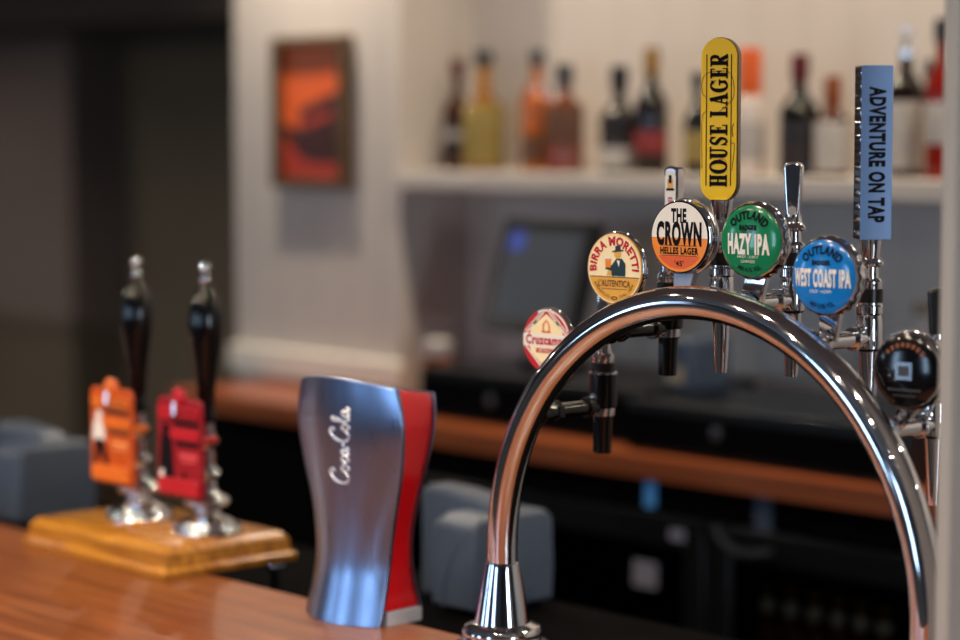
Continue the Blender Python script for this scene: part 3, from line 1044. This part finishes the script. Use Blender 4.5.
# ------------------------------------------------------------------ the chrome arch font with six taps
AX, AZ, AR, TR = -1.7355, 1.231, .3265, .0193
YT = 1.93
tw = thing('beer_font_tower', 'tall chrome arch beer font carrying six taps with round beer badges', 'beer tap', (AX, YT, ZB))
path = [(AX - AR, YT, 1.17 + (AZ - 1.17) * k / 3) for k in range(3)]
path += [(AX - AR * math.cos(PI * k / 72), YT, AZ + AR * math.sin(PI * k / 72)) for k in range(73)]
path += [(AX + AR, YT, AZ - (AZ - 1.17) * k / 3) for k in range(1, 4)]
MB().tube(path, TR, 40).build('arch_pipe', M['chrome'], tw)
for sx in (-1, 1):
    Mx = Matrix.Translation((AX + sx * AR, YT, ZB))
    f = MB().lathe([(.058, 0), (.060, .002), (.060, .009), (.056, .013), (.050, .0145), (.049, .018), (.051, .021), (.051, .026), (.048, .031), (.040, .034), (.0365, .036)], 56, 0, Mx).build('base_flange', M['chrome'], tw)
    MB().lathe([(.0355, .034), (.0345, .040), (.0220, .108), (.0210, .112), (.0194, .113)], 56, 0, Mx).build('cone_collar', M['chrome'], f)

YTAP = 2.055


def arch_z(x):
    d = x - AX
    return AZ + math.sqrt(max(0, AR * AR - d * d))


def tap(x, zs, spout, ztop, desc):
    Mx = Matrix.Translation((x, YTAP, zs))
    m = M['chrome']
    prof = [(.0110, -.016), (.0150, -.012), (.0155, -.004), (.0152, .02), (.0140, .026), (.0155, .028), (.0155, .036), (.0138, .038),
            (.0138, .041), (.0138, .056), (.0142, .058), (.0142, .064), (.0105, .068), (.0100, .080), (.0150, .082), (.0155, .0845), (.0120, .088), (.0095, .092), (.0095, ztop)]
    t = MB().lathe(prof, 40, 0, Mx).build('tap_body', m, tw, label=desc)
    MB().lathe([(.0140, .0400), (.0149, .0405), (.0149, .0555), (.0140, .056)], 40, 0, Mx).build('collar', M['black'], t, label='black plastic collar')
    # horizontal shank back from the arch
    b = MB()
    za = zs
    b.tube([(x, YT + .012, za), (x, YT + .024, za)], .0150, 24)
    b.tube([(x, YT + .024, za), (x, YT + .036, za)], .0115, 24)
    b.tube([(x, YT + .036, za), (x, YT + .046, za)], .0140, 6)
    b.tube([(x, YT + .046, za), (x, YTAP - .006, za)], .0095, 24)
    b.tube([(x, YTAP - .032, za), (x, YTAP - .026, za)], .0135, 24)
    b.build('shank', m if spout != 'black' else M['black_gloss'], t, bevel=.001)
    # side screw
    MB().lathe([(.006, 0), (.006, .004), (.003, .006)], 16, 0, frame_mx((x, YTAP - .0135, zs + .012), math.radians(25))).build('screw', m, t)
    if spout == 'black':
        s = MB().lathe([(.0085, -.060), (.0105, -.060), (.0125, -.020), (.0135, -.004), (.0178, .000), (.0182, .008), (.0178, .040), (.0140, .044)], 36, 0, Mx)
        s.box(x - .004, x + .004, YTAP - .014, YTAP - .008, zs - .058, zs - .02)
        so = s.build('spout', M['black_gloss'], t, label='black plastic spout')
        MB().lathe([(.0180, .0408), (.0188, .0415), (.0188, .0435), (.0180, .044)], 36, 0, Mx).build('spout_ring', m, so, label='thin chrome ring')
    elif spout == 'chrome':
        MB().lathe([(.0060, -.090), (.0072, -.090), (.0082, -.076), (.0115, -.018), (.0118, -.012)], 32, 0, Mx).build('spout', m, t)
    return t


TAPS = [(-2.008, 1.405, 'black', .10), (-1.896, 1.513, 'black', .10), (-1.8095, 1.553, 'chrome', .116), (-1.700, 1.557, 'chrome', .10), (-1.5875, 1.520, 'chrome', .113), (-1.495, 1.430, 'chrome', .10)]
DS = ['lowest left tap with black spout hanging inside the arch', 'tap behind the white-and-orange badge, black spout', 'tap under the tall yellow handle', 'tap with plain chrome lever behind the green badge',
      'tap under the pale blue block handle', 'right-hand tap beside the post, behind the black badge']
for (x, zs, sp, zt), ds in zip(TAPS, DS):
    tap(x, zs, sp, zt, ds)


def lever(x, z0, z1, w0, w1, th, ang, m, desc):
    Mx = frame_mx((x, YTAP, 0), ang)
    pts = []
    n = 10
    left, right = [], []
    for k in range(n + 1):
        s = k / n
        w = w0 + (w1 - w0) * s ** .8
        z = z0 + (z1 - z0) * s
        left.append((-w / 2, z)); right.append((w / 2, z))
    cap_ = [(w1 / 2 * math.cos(a), z1 + .006 * math.sin(a)) for a in [PI * k / 8 for k in range(1, 8)]]
    poly = left[::-1][::-1]
    poly = right + cap_ + left[::-1]
    return MB().prism(poly, -th / 2, th / 2, 0, Mx).build('tap_lever', m, tw, bevel=min(.003, th * .3), bseg=3, label=desc)


# plain levers: hidden one at the left, polished one, black one at the post
lever(-2.008, 1.49, 1.575, .012, .017, .012, math.radians(30), M['chrome'], 'short chrome lever behind the gold badge')
lever(-1.700, 1.640, 1.712, .0125, .0225, .015, math.radians(30), M['chrome'], 'polished flared chrome lever, no lettering')
lever(-1.495, 1.515, 1.575, .0125, .021, .016, math.radians(42), M['black'], 'short black lever beside the post')
# small labelled lever
x = -1.888
h = lever(x, 1.605, 1.705, .0165, .0200, .018, math.radians(12), M['chrome'], 'small chrome lever with white label strip')
Fm = frame_mx((x, YTAP, 0), math.radians(12))
fl = lambda u, v, w: Fm @ Vector((u, v, .0091 + w))
a = Art()
a.poly([(-.0065, 1.612), (.0065, 1.612), (.0078, 1.698), (.0045, 1.706), (-.0045, 1.706), (-.0078, 1.698)], 0, .0003)
a.rect(-.004, .004, 1.684, 1.695, 1, .0005)
a.rect(-.002, .002, 1.690, 1.700, 2, .0006)
a.rect(-.0055, .0055, 1.681, 1.684, 2, .0006)
a.text('BIRRA', 0, 1.655, .036, .0062, 3, .0006, .02, -PI / 2)
a.emit(fl, 'label_strip', [M['white'], M['gold'], M['ink'], M['red']], h)

# tall yellow handle -----------------------------------------------------
x = -1.813
ang = math.radians(28)
z0, z1 = 1.668, 1.865
Wd = .0455
zm = (z0 + z1) / 2
Fm = frame_mx((x, YTAP, zm), ang)
half = (z1 - z0) / 2 - Wd / 2


def stadium(w, hh, n=16):
    r = w / 2
    return [(r * math.cos(PI * k / n), hh + r * math.sin(PI * k / n)) for k in range(n + 1)] + [(r * math.cos(PI + PI * k / n), -hh + r * math.sin(PI + PI * k / n)) for k in range(n + 1)]


hd = MB().prism(stadium(Wd, half), -.010, .010, 0, Fm).build('tap_handle', M['handle_side'], tw, bevel=.003, bseg=3, label='tall yellow rounded paddle handle with black lettering running upwards')
MB().prism(stadium(Wd - .0015, half), .0098, .0112, 0, Fm).build('handle_face', M['yellow'], hd, bevel=.0006, label='yellow enamel face')
a = Art()
# slab serif lettering, drawn in (s along, h across)


def glyphs(word, length, height):
    adv = {'H': .95, 'O': .98, 'U': .92, 'S': .74, 'E': .80, 'L': .78, 'A': .96, 'G': .94, 'R': .92, ' ': .42}
    tot = sum(adv[c] for c in word)
    polys = []
    cur = 0
    T, t = .27, .10

    def rc(x0, x1, y0, y1): polys.append(('p', [(cur + x0, y0), (cur + x1, y0), (cur + x1, y1), (cur + x0, y1)]))
    def rb(pts, w): polys.append(('r', [(cur + px, py) for px, py in pts], w))
    for c in word:
        W = adv[c] - .10
        if c == 'H':
            rc(.08, .08 + T, 0, 1); rc(W - .08 - T, W - .08, 0, 1); rc(.2, W - .2, .46, .46 + t)
            for xx in (.08 + T / 2, W - .08 - T / 2):
                rc(xx - .2, xx + .2, 0, t); rc(xx - .2, xx + .2, 1 - t, 1)
        elif c in 'OG':
            n = 28
            a0, a1 = (0, 2 * PI) if c == 'O' else (.22 * PI, 1.82 * PI)
            pts, ws = [], []
            for k in range(n + 1):
                q = a0 + (a1 - a0) * k / n
                pts.append((W / 2 + (W / 2 - .09) * math.cos(q), .5 + .46 * math.sin(q)))
                ws.append(t + (T * 1.05 - t) * abs(math.cos(q)) ** 1.5)
            rb(pts, ws)
            if c == 'G':
                rc(W - .26, W - .06, .1, .48); rc(W - .4, W + .02, .42, .42 + t); rc(W - .13, W - .07, .66, .98)
        elif c == 'U':
            pts = [(.08 + T / 2, 1)] + [(W / 2 - (W / 2 - .08 - T / 2) * math.cos(PI * k / 12), .32 - .28 * math.sin(PI * k / 12)) for k in range(13)] + [(W - .08 - T / 2, 1)]
            rb(pts, [T] * 4 + [T * .8, t * 1.6, t * 1.3, t * 1.3, t * 1.3] + [t * 1.3] * (len(pts) - 9))
            rc(-.02, .4, 1 - t, 1); rc(W - .38, W + .02, 1 - t, 1)
        elif c == 'S':
            pts = catmull([(W - .06, .74), (W * .62, .95), (.2, .88), (.13, .66), (W * .5, .52), (W - .14, .34), (W - .2, .12), (W * .4, .04), (.06, .26)], 5)
            n = len(pts)
            rb(pts, [t + .12 * math.sin(PI * k / (n - 1)) ** 2 for k in range(n)])
            rc(W - .1, W - .03, .66, .98); rc(.03, .1, .02, .34)
        elif c in 'EL':
            rc(.1, .1 + T, 0, 1); rc(-.02, W, 0, t); rc(W - .08, W, 0, .3)
            rc(-.02, .42 if c == 'L' else W - .04, 1 - t, 1)
            if c == 'E':
                rc(.2, W - .18, .47, .47 + t); rc(W - .26, W - .18, .36, .66); rc(W - .12, W - .04, .74, 1)
        elif c == 'A':
            rb([(.14, 0), (W / 2 - .02, 1)], t); rb([(W / 2 - .03, 1), (W - .18, 0)], T); rc(.25, W - .3, .3, .3 + t)
            rc(-.03, .33, 0, t); rc(W - .42, W + .03, 0, t)
        elif c == 'R':
            rc(.1, .1 + T, 0, 1); rc(-.02, .44, 0, t)
            pts = [(.0, 1 - t / 2), (.45, 1 - t / 2)] + [(.45 + .24 * math.sin(PI * k / 10), .735 + .225 * math.cos(PI * k / 10)) for k in range(1, 10)] + [(.45, .51), (.2, .51)]
            rb(pts, [t, t] + [t + (T * .9 - t) * math.sin(PI * k / 10) for k in range(1, 10)] + [t, t])
            rb([(.42, .5), (W - .12, .03)], T * .95); rc(W - .3, W + .03, 0, t)
        cur += adv[c]
    return polys, tot


polys, tot = glyphs('HOUSE LAGER', 1, 1)
LL, LH = .159, .0215
for pl in polys:
    cv = lambda p: (-(p[1] - .5) * LH, (p[0] / tot - .5) * LL)
    if pl[0] == 'p':
        a.poly([cv(p) for p in pl[1]], 0, .0006)
    else:
        P = [Vector(p) for p in pl[1]]
        for i in range(len(P) - 1):
            def side(j):
                tt = (P[min(j + 1, len(P) - 1)] - P[max(j - 1, 0)]).normalized()
                nn = Vector((-tt.y, tt.x)) * (pl[2][j] if isinstance(pl[2], list) else pl[2]) / 2
                return P[j] + nn, P[j] - nn
            l0, r0 = side(i); l1, r1 = side(i + 1)
            a.poly([cv(q) for q in (r0, r1, l1, l0)], 0, .0006)
for u in (-.0150, .0150):
    a.rect(u - .0006, u + .0006, -.078, .078, 0, .0004)
# thin brown scroll lines
a.ribbon(catmull([(-.020, -.058), (-.0205, .0), (-.015, .012), (-.0155, .026), (-.020, .032), (-.0205, .046), (-.014, .056), (.008, .058), (.0165, .050), (.018, .028), (.010, .018), (-.004, .006)], 6), .0008, 1, .0003)
a.ribbon(catmull([(.0175, -.020), (.0165, -.010), (.0185, -.004)], 5), .0011, 1, .0003)
a.ribbon(catmull([(.0165, -.060), (.0195, -.030), (.0160, -.028)], 5), .0008, 1, .0003)
a.ribbon(catmull([(-.010, -.052), (.006, -.046), (.010, -.058), (-.006, -.062), (-.010, -.052)], 5), .0010, 2, .0003)
a.emit(lambda u, v, w: Fm @ Vector((u, v, .0112 + w)), 'lettering', [M['ink'], M['ink_brown'], M['orange_deep']], hd)
MB().lathe([(.0100, 0), (.0105, .002), (.0145, .018), (.0150, .024)], 32, 0, Matrix.Translation((-1.8105, YTAP, z0 - .020))).build('ferrule', M['chrome'], hd)

# pale blue block handle ---------------------------------------------------
x = -1.5865
ang = math.radians(57)
z0, z1 = 1.632, 1.826
Fm = frame_mx((x, YTAP, (z0 + z1) / 2), ang)
hb = MB().prism([(-.0175, -.097), (.0175, -.097), (.0175, .097), (-.0175, .097)], -.013, .013, 0, Fm).build('tap_handle', M['black'], tw, bevel=.0015, label='pale blue rectangular block handle with dark lettering running downwards')
MB().prism(rrect(.0362, .195, .0015, 3), .0128, .0155, 0, Fm).build('handle_face', M['sky_enamel'], hb, bevel=.0006, label='powder blue enamel face')
# crimped silver teeth along the two sides
b = MB()
for sgn in (-1, 1):
    for k in range(13):
        v = -.090 + .015 * k
        b.prism([(sgn * .0172, v - .005), (sgn * .0184, v - .003), (sgn * .0184, v + .003), (sgn * .0172, v + .005)], -.008, .011, 0, Fm)
b.build('crimped_edge', M['chrome'], hb, bevel=.0008, label='row of chrome teeth along the side')
a = Art()
a.text('ADVENTURE ON TAP', .0, -.002, .152, .0200, 0, .0004, .05, -PI / 2)
a.emit(lambda u, v, w: Fm @ Vector((u, v, .0155 + w)), 'lettering', [M['ink']], hb)
MB().lathe([(.0095, 0), (.0100, .002), (.0125, .026), (.0130, .032)], 32, 0, Matrix.Translation((x - .001, YTAP, z0 - .031))).build('ferrule', M['chrome'], hb)


# round badges -------------------------------------------------------------
def badge(px, py, diam, kind, desc, ang=5, bracket='plate', zs=None, tx=None):
    c = at_y(px, py, 1.972)
    R = diam / 2
    Fm = frame_mx(c, math.radians(ang))
    if kind == 'dome':
        # bottle-cap shaped: crimped chrome skirt, domed face
        prof = [(R * .60, -.014), (R * .90, -.0135), (R * .995, -.010), (R * 1.0, -.007), (R * .975, -.002), (R * .94, .0015), (R * .90, .003)]
        case = MB().lathe(prof, 126, 0, Fm, crimp=(2, 4, .014, 21)).build('beer_badge', M['chrome'], tw, label=desc)
        Rf = R * .905
        hd_ = .0095
        fn = lambda u, v: .003 + hd_ * math.sqrt(max(0, 1 - (u * u + v * v) / (Rf * Rf) * .92))
        off = hd_ * math.sqrt(.08)
        dome = [(Rf, .0015)] + [(Rf * s, .003 + hd_ * math.sqrt(max(0, 1 - s * s * .92)) - off) for s in [1, .97, .93, .88, .82, .74, .64, .52, .38, .22, .08, .005]]
        surf = lambda u, v, w: Fm @ Vector((u, v, fn(u, v) - off + w))
    else:
        prof = [(R * .6, -.010), (R * .95, -.0095), (R * 1.0, -.007), (R * 1.0, -.002), (R * .985, .0), (R * .955, .0005)]
        case = MB().lathe(prof, 72, 0, Fm).build('beer_badge', M['chrome'], tw, label=desc)
        Rf = R * .96
        dome = [(Rf, -.001), (Rf, .0012), (Rf * .985, .0018), (Rf * .5, .0019), (.0005, .0019)]
        surf = lambda u, v, w: Fm @ Vector((u, v, .0019 + w))
    return c, R, Rf, Fm, case, dome, surf


def holder(case, c, R, ang, zs, tx, m, w0=.022, w1=.016):
    """flat stem from the badge's back down to its shank"""
    Fh = frame_mx((c.x, c.y + .010, c.z), math.radians(ang))
    low = zs - c.z
    poly = [(-w1 / 2 + (tx - c.x), low), (w1 / 2 + (tx - c.x), low), (w0 / 2, -R * .80), (w0 / 2 + .004, -R * .2), (-w0 / 2 - .004, -R * .2), (-w0 / 2, -R * .80)]
    MB().prism(poly, -.006, .003, 0, Fh).build('badge_holder', m, case, bevel=.0015)


# 1 red badge behind the arch
c, R, Rf, Fm, case, dome, surf = badge(547.5, 341, .083, 'flat', 'round red and cream beer badge partly behind the arch', 4)
MB().lathe(dome, 72, 0, Fm).build('badge_face', M['red'], case)
a = Art()
a.poly([(0, .034), (.012, .026), (.026, .014), (.030, 0), (.026, -.014), (.012, -.026), (0, -.034), (-.012, -.026), (-.026, -.014), (-.030, 0), (-.026, .014), (-.012, .026)], 0, .0003)
for s in (-1, 1):
    a.ribbon([(s * .004, .0365), (s * .034, .008)], .0022, 1, .0004)
    a.ribbon([(s * .008, .0370), (s * .036, .011)], .0013, 1, .0004)
    a.ribbon([(s * .004, -.0365), (s * .034, -.008)], .0022, 1, .0004)
    a.poly([(s * .017, .026), (s * .022, .0215), (s * .020, .0195), (s * .015, .024)], 3, .0005)
a.ring(R * .90, R * .955, 1, .0004, PI * .12, PI * .62, 30)
a.rect(-.0385, .0385, -.0075, .0085, 1, .0005)
a.text('Cruzcampo', 0.001, -.0005, .070, .0160, 2, .0008, .045)
a.rect(-.017, .017, -.0150, -.0095, 2, .0006)
a.text('SEVILLA', 0, -.0122, .026, .0034, 1, .0008, .0)
# tan arch motif at the top
a.ribbon([(-.005, .012), (-.005, .020), (0, .026), (.005, .020), (.005, .012)], .0022, 4, .0006)
a.rect(-.0075, .0075, .0105, .0125, 4, .0006)
a.emit(surf, 'printed_design', [M['cream'], M['white'], M['red'], M['green_ink'], M['orange_deep']], case)
MB().tube([(c.x, c.y + .009, c.z - .01), (TAPS[0][0], YTAP - .006, c.z - .01)], .006, 16).build('badge_holder', M['chrome'], case)

# 2 gold badge
c, R, Rf, Fm, case, dome, surf = badge(615.5, 268.5, .0895, 'flat', 'round cream and gold beer badge with red arched lettering', 4)
MB().lathe(dome, 72, 0, Fm).build('badge_face', M['gold'], case)
a = Art()
a.disc_half(R * .90, -R * .22, R * .895, 0, .0003)
a.ring(R * .905, R * .935, 0, .0004)
a.arc_text('BIRRA MORETTI', R * .745, .0115, PI * 1.06, PI / 2 + .02, 1, .0006, .05)
a.rect(-R * .86, R * .86, -R * .235, -R * .215, 2, .0005, 4)
a.text("L'AUTENTICA", 0, -R * .40, .050, .0085, 2, .0006, .02)
a.rect(-.020, .020, -R * .56, -R * .545, 2, .0005)
a.arc_text('BIRRIFICIO', R * .78, .0034, .85, PI * 1.30, 2, .0006, .0, True)
a.arc_text('DAL 1859', R * .78, .0034, .75, PI * 1.70, 2, .0006, .0, True)
a.ribbon(catmull([(-.005, -R * .80), (0, -R * .76), (.005, -R * .80), (0, -R * .84), (-.005, -R * .80)], 4), .0012, 2, .0006)
# plain emblem: seated dark coat, hat and a golden glass, no face
a.poly([(-.004, -R * .20), (.0175, -R * .20), (.0180, .006), (.012, .0125), (.003, .012), (-.004, .004), (-.013, .004), (-.014, -.001), (-.005, -.003)], 3, .0006)
a.ring(0, .0055, 4, .0007, n=20, c=(.0055, .0175))
a.poly([(-.003, .0195), (.0145, .0215), (.0145, .0232), (.0105, .0232), (.0095, .0285), (.002, .0275), (.0015, .0222), (-.003, .0212)], 3, .0009)
a.poly([(-.0135, .001), (-.0055, .001), (-.0048, .0125), (-.0142, .0125)], 5, .0009)
a.rect(-.0142, -.0048, .0115, .0145, 6, .0010)
a.poly([(-.012, -R * .19), (-.005, -R * .19), (-.004, -.003), (-.010, -.003)], 4, .0007)
a.poly([(.004, .010), (.009, .010), (.0075, .002)], 6, .0008)
a.emit(surf, 'printed_design', [M['cream'], M['red'], M['ink_brown'], M['jacket'], M['gold'], M['orange'], M['white']], case)
holder(case, c, R, 4, TAPS[1][1], TAPS[1][0] - .012, M['steel_grey'])

# 3 white and orange badge
c, R, Rf, Fm, case, dome, surf = badge(680.5, 237, .0885, 'flat', 'round white-over-orange beer badge with bold black lettering', 5)
MB().lathe(dome, 72, 0, Fm).build('badge_face', M['ink'], case)
a = Art()
a.disc_half(R * .925, -R * .02, R * .92, 0, .0003)
a.disc_half(R * .925, -R * .92, -R * .02, 1, .0003)
a.disc_half(R * .85, -R * .845, -R * .50, 2, .0004)
a.text('THE', -.001, R * .57, .0225, .0170, 3, .0006, .05)
a.text('CROWN', -.0005, R * .09, .066, .0290, 3, .0007, .05)
a.text('HELLES LAGER', 0, -R * .365, .056, .0085, 3, .0007, .04)
a.rect(-.026, .026, -R * .235, -R * .222, 3, .0006)
a.rect(-.026, .026, -R * .50, -R * .487, 3, .0006)
a.text("'45'", 0, -R * .70, .013, .0065, 3, .0007, .02)
a.emit(surf, 'printed_design', [M['white'], M['orange'], M['orange_deep'], M['ink']], case)
MB().lathe([(R * .7, -.0175), (R * 1.0, -.017), (R * 1.03, -.0145), (R * 1.03, -.0115), (R * .99, -.0100)], 72, 0, frame_mx(c, math.radians(5))).build('rear_bezel', M['chrome_soft'], case)
holder(case, c, R, 5, TAPS[2][1], TAPS[2][0] + .002, M['steel_grey'], .034, .020)

# 4 green badge
c, R, Rf, Fm, case, dome, surf = badge(752.5, 241, .0905, 'dome', 'round domed green beer badge with white lettering', 6)
MB().lathe(dome, 72, 0, Fm).build('badge_face', M['green'], case)
a = Art()
a.arc_text('OUTLAND', R * .665, .0100, 1.85, PI / 2, 0, .0008, .045)
a.text('BADGER', 0, R * .345, .024, .0062, 0, .0008, .05)
a.text('BREWERY', 0, R * .24, .016, .0026, 0, .0007, .0)
a.text('HAZY IPA', 0, -R * .07, .057, .0240, 1, .0009, .05)
a.text('HAZY - JUICY', 0, -R * .40, .029, .0040, 1, .0007, .0)
a.text('UNFINED', 0, -R * .51, .019, .0032, 1, .0007, .0)
a.arc_text('ABV 4.1% VOL', R * .72, .0055, 1.0, PI * 1.5, 0, .0007, .02, True)
a.emit(surf, 'printed_design', [M['ink'], M['white']], case)
holder(case, c, R, 6, TAPS[3][1], TAPS[3][0], M['chrome'], .030, .030)

# 5 blue badge
c, R, Rf, Fm, case, dome, surf = badge(825.5, 276.5, .0905, 'dome', 'round domed blue beer badge with white lettering', 6)
MB().lathe(dome, 72, 0, Fm).build('badge_face', M['blue'], case)
a = Art()
a.arc_text('OUTLAND', R * .665, .0100, 1.85, PI / 2, 0, .0008, .045)
a.text('BADGER', 0, R * .345, .024, .0062, 0, .0008, .05)
a.text('WEST COAST IPA', 0, -R * .03, .073, .0205, 1, .0009, .045)
a.text('CRISP - HOPPY', 0, -R * .36, .029, .0036, 1, .0007, .0)
a.arc_text('ABV 5.0% VOL', R * .72, .0055, 1.0, PI * 1.5, 0, .0007, .02, True)
a.emit(surf, 'printed_design', [M['ink'], M['white']], case)
holder(case, c, R, 6, TAPS[4][1], TAPS[4][0], M['chrome'], .030, .020)

# 6 black badge near the post
c, R, Rf, Fm, case, dome, surf = badge(908, 371, .0870, 'dome', 'round domed black beer badge with a silver square, beside the post', 8)
MB().lathe(dome, 72, 0, Fm).build('badge_face', M['black_gloss'], case)
a = Art()
a.rect(-.010, .010, -.009, .010, 0, .0007)
a.rect(-.006, .006, -.005, .006, 2, .0009)
for k in range(8):
    a.ring(R * .60, R * .72, 1, .0006, (.22 + .072 * k) * PI, (.265 + .072 * k) * PI, 3)
a.rect(-.020, .020, -.021, -.0185, 3, .0007, 3)
a.rect(-.014, .014, -.027, -.025, 3, .0007, 3)
a.emit(surf, 'printed_design', [M['chrome_soft'], M['ink_brown'], M['grey_dark'], M['grey_dark']], case)
holder(case, c, R, 8, TAPS[5][1], TAPS[5][0], M['chrome'], .026, .018)

# ================================================================== lights
EV = 1.0


def area(name, loc, rot, sx, sy, power, col, disc=False):
    l = bpy.data.lights.new(name, 'AREA')
    l.shape = 'DISK' if disc else 'RECTANGLE'
    l.size = sx
    if not disc:
        l.size_y = sy
    l.energy = power
    l.color = col
    o = bpy.data.objects.new(name, l)
    COL.objects.link(o)
    o.location = loc
    o.rotation_euler = rot
    return o


DAY = (0.50, 0.74, 1.0)
for k, (x0, x1) in enumerate(WX):
    area('window_daylight', ((x0 + x1) / 2, -2.72, 1.65), (PI / 2, 0, 0), .55, 1.25, 15, DAY)
area('window_daylight', (2.68, 1.0, 1.65), (PI / 2, 0, PI / 2), .7, 1.25, 46, (.75, .88, 1.0))
WARM = (1.0, 0.82, 0.62)


def down(x, y, power, col=WARM, size=.05, spread=None):
    o = area('ceiling_or_fill_light', (x, y, 2.74), (0, 0, 0), size, 0, power, col, True)
    if spread:
        o.data.spread = math.radians(spread)
    return o


# over the bar
for k in range(4):
    down(-4.3 + 1.1 * k, 1.15, 6.5, size=.04, spread=124)
for k in range(9):
    down(-4.7 + .64 * k, .42, 11.5, size=.04, spread=130)
# over the shelf and the picture
down(-4.62, 3.38, 11.5, (1.0, .86, .70), .06, 150)
for x in (-3.7, -2.9, -2.1, -1.2, -.3, .6):  # right-hand three added past the shelf to brighten reflections in the metal
    down(x, 3.42, 6.3, (1.0, .83, .63), .06, 150)
down(-7.2, 4.6, 12.0, (1.0, .85, .70), .08, 136)  # unseen lamp added to lift the far room
down(-10.0, 4.4, 9.0, (1.0, .85, .74), .08, 136)  # same kind of added lamp, for the nook wall
down(-8.2, 0.9, 66.0, (1.0, .88, .76), .08)  # unseen fill added to reach the upper far walls without bar glare
down(-10.4, 1.6, 48.0, (1.0, .88, .78), .08)  # second added fill for the far walls

w = bpy.data.worlds.new('daylight')
S.world = w
w.use_nodes = True
bg = w.node_tree.nodes['Background']
bg.inputs['Color'].default_value = (.55, .72, 1.0, 1)
bg.inputs['Strength'].default_value = 1.5

S.view_settings.view_transform = 'Standard'
S.view_settings.look = 'None'
S.view_settings.gamma = 1
S.view_settings.use_curve_mapping = False
S.view_settings.exposure = 0.0
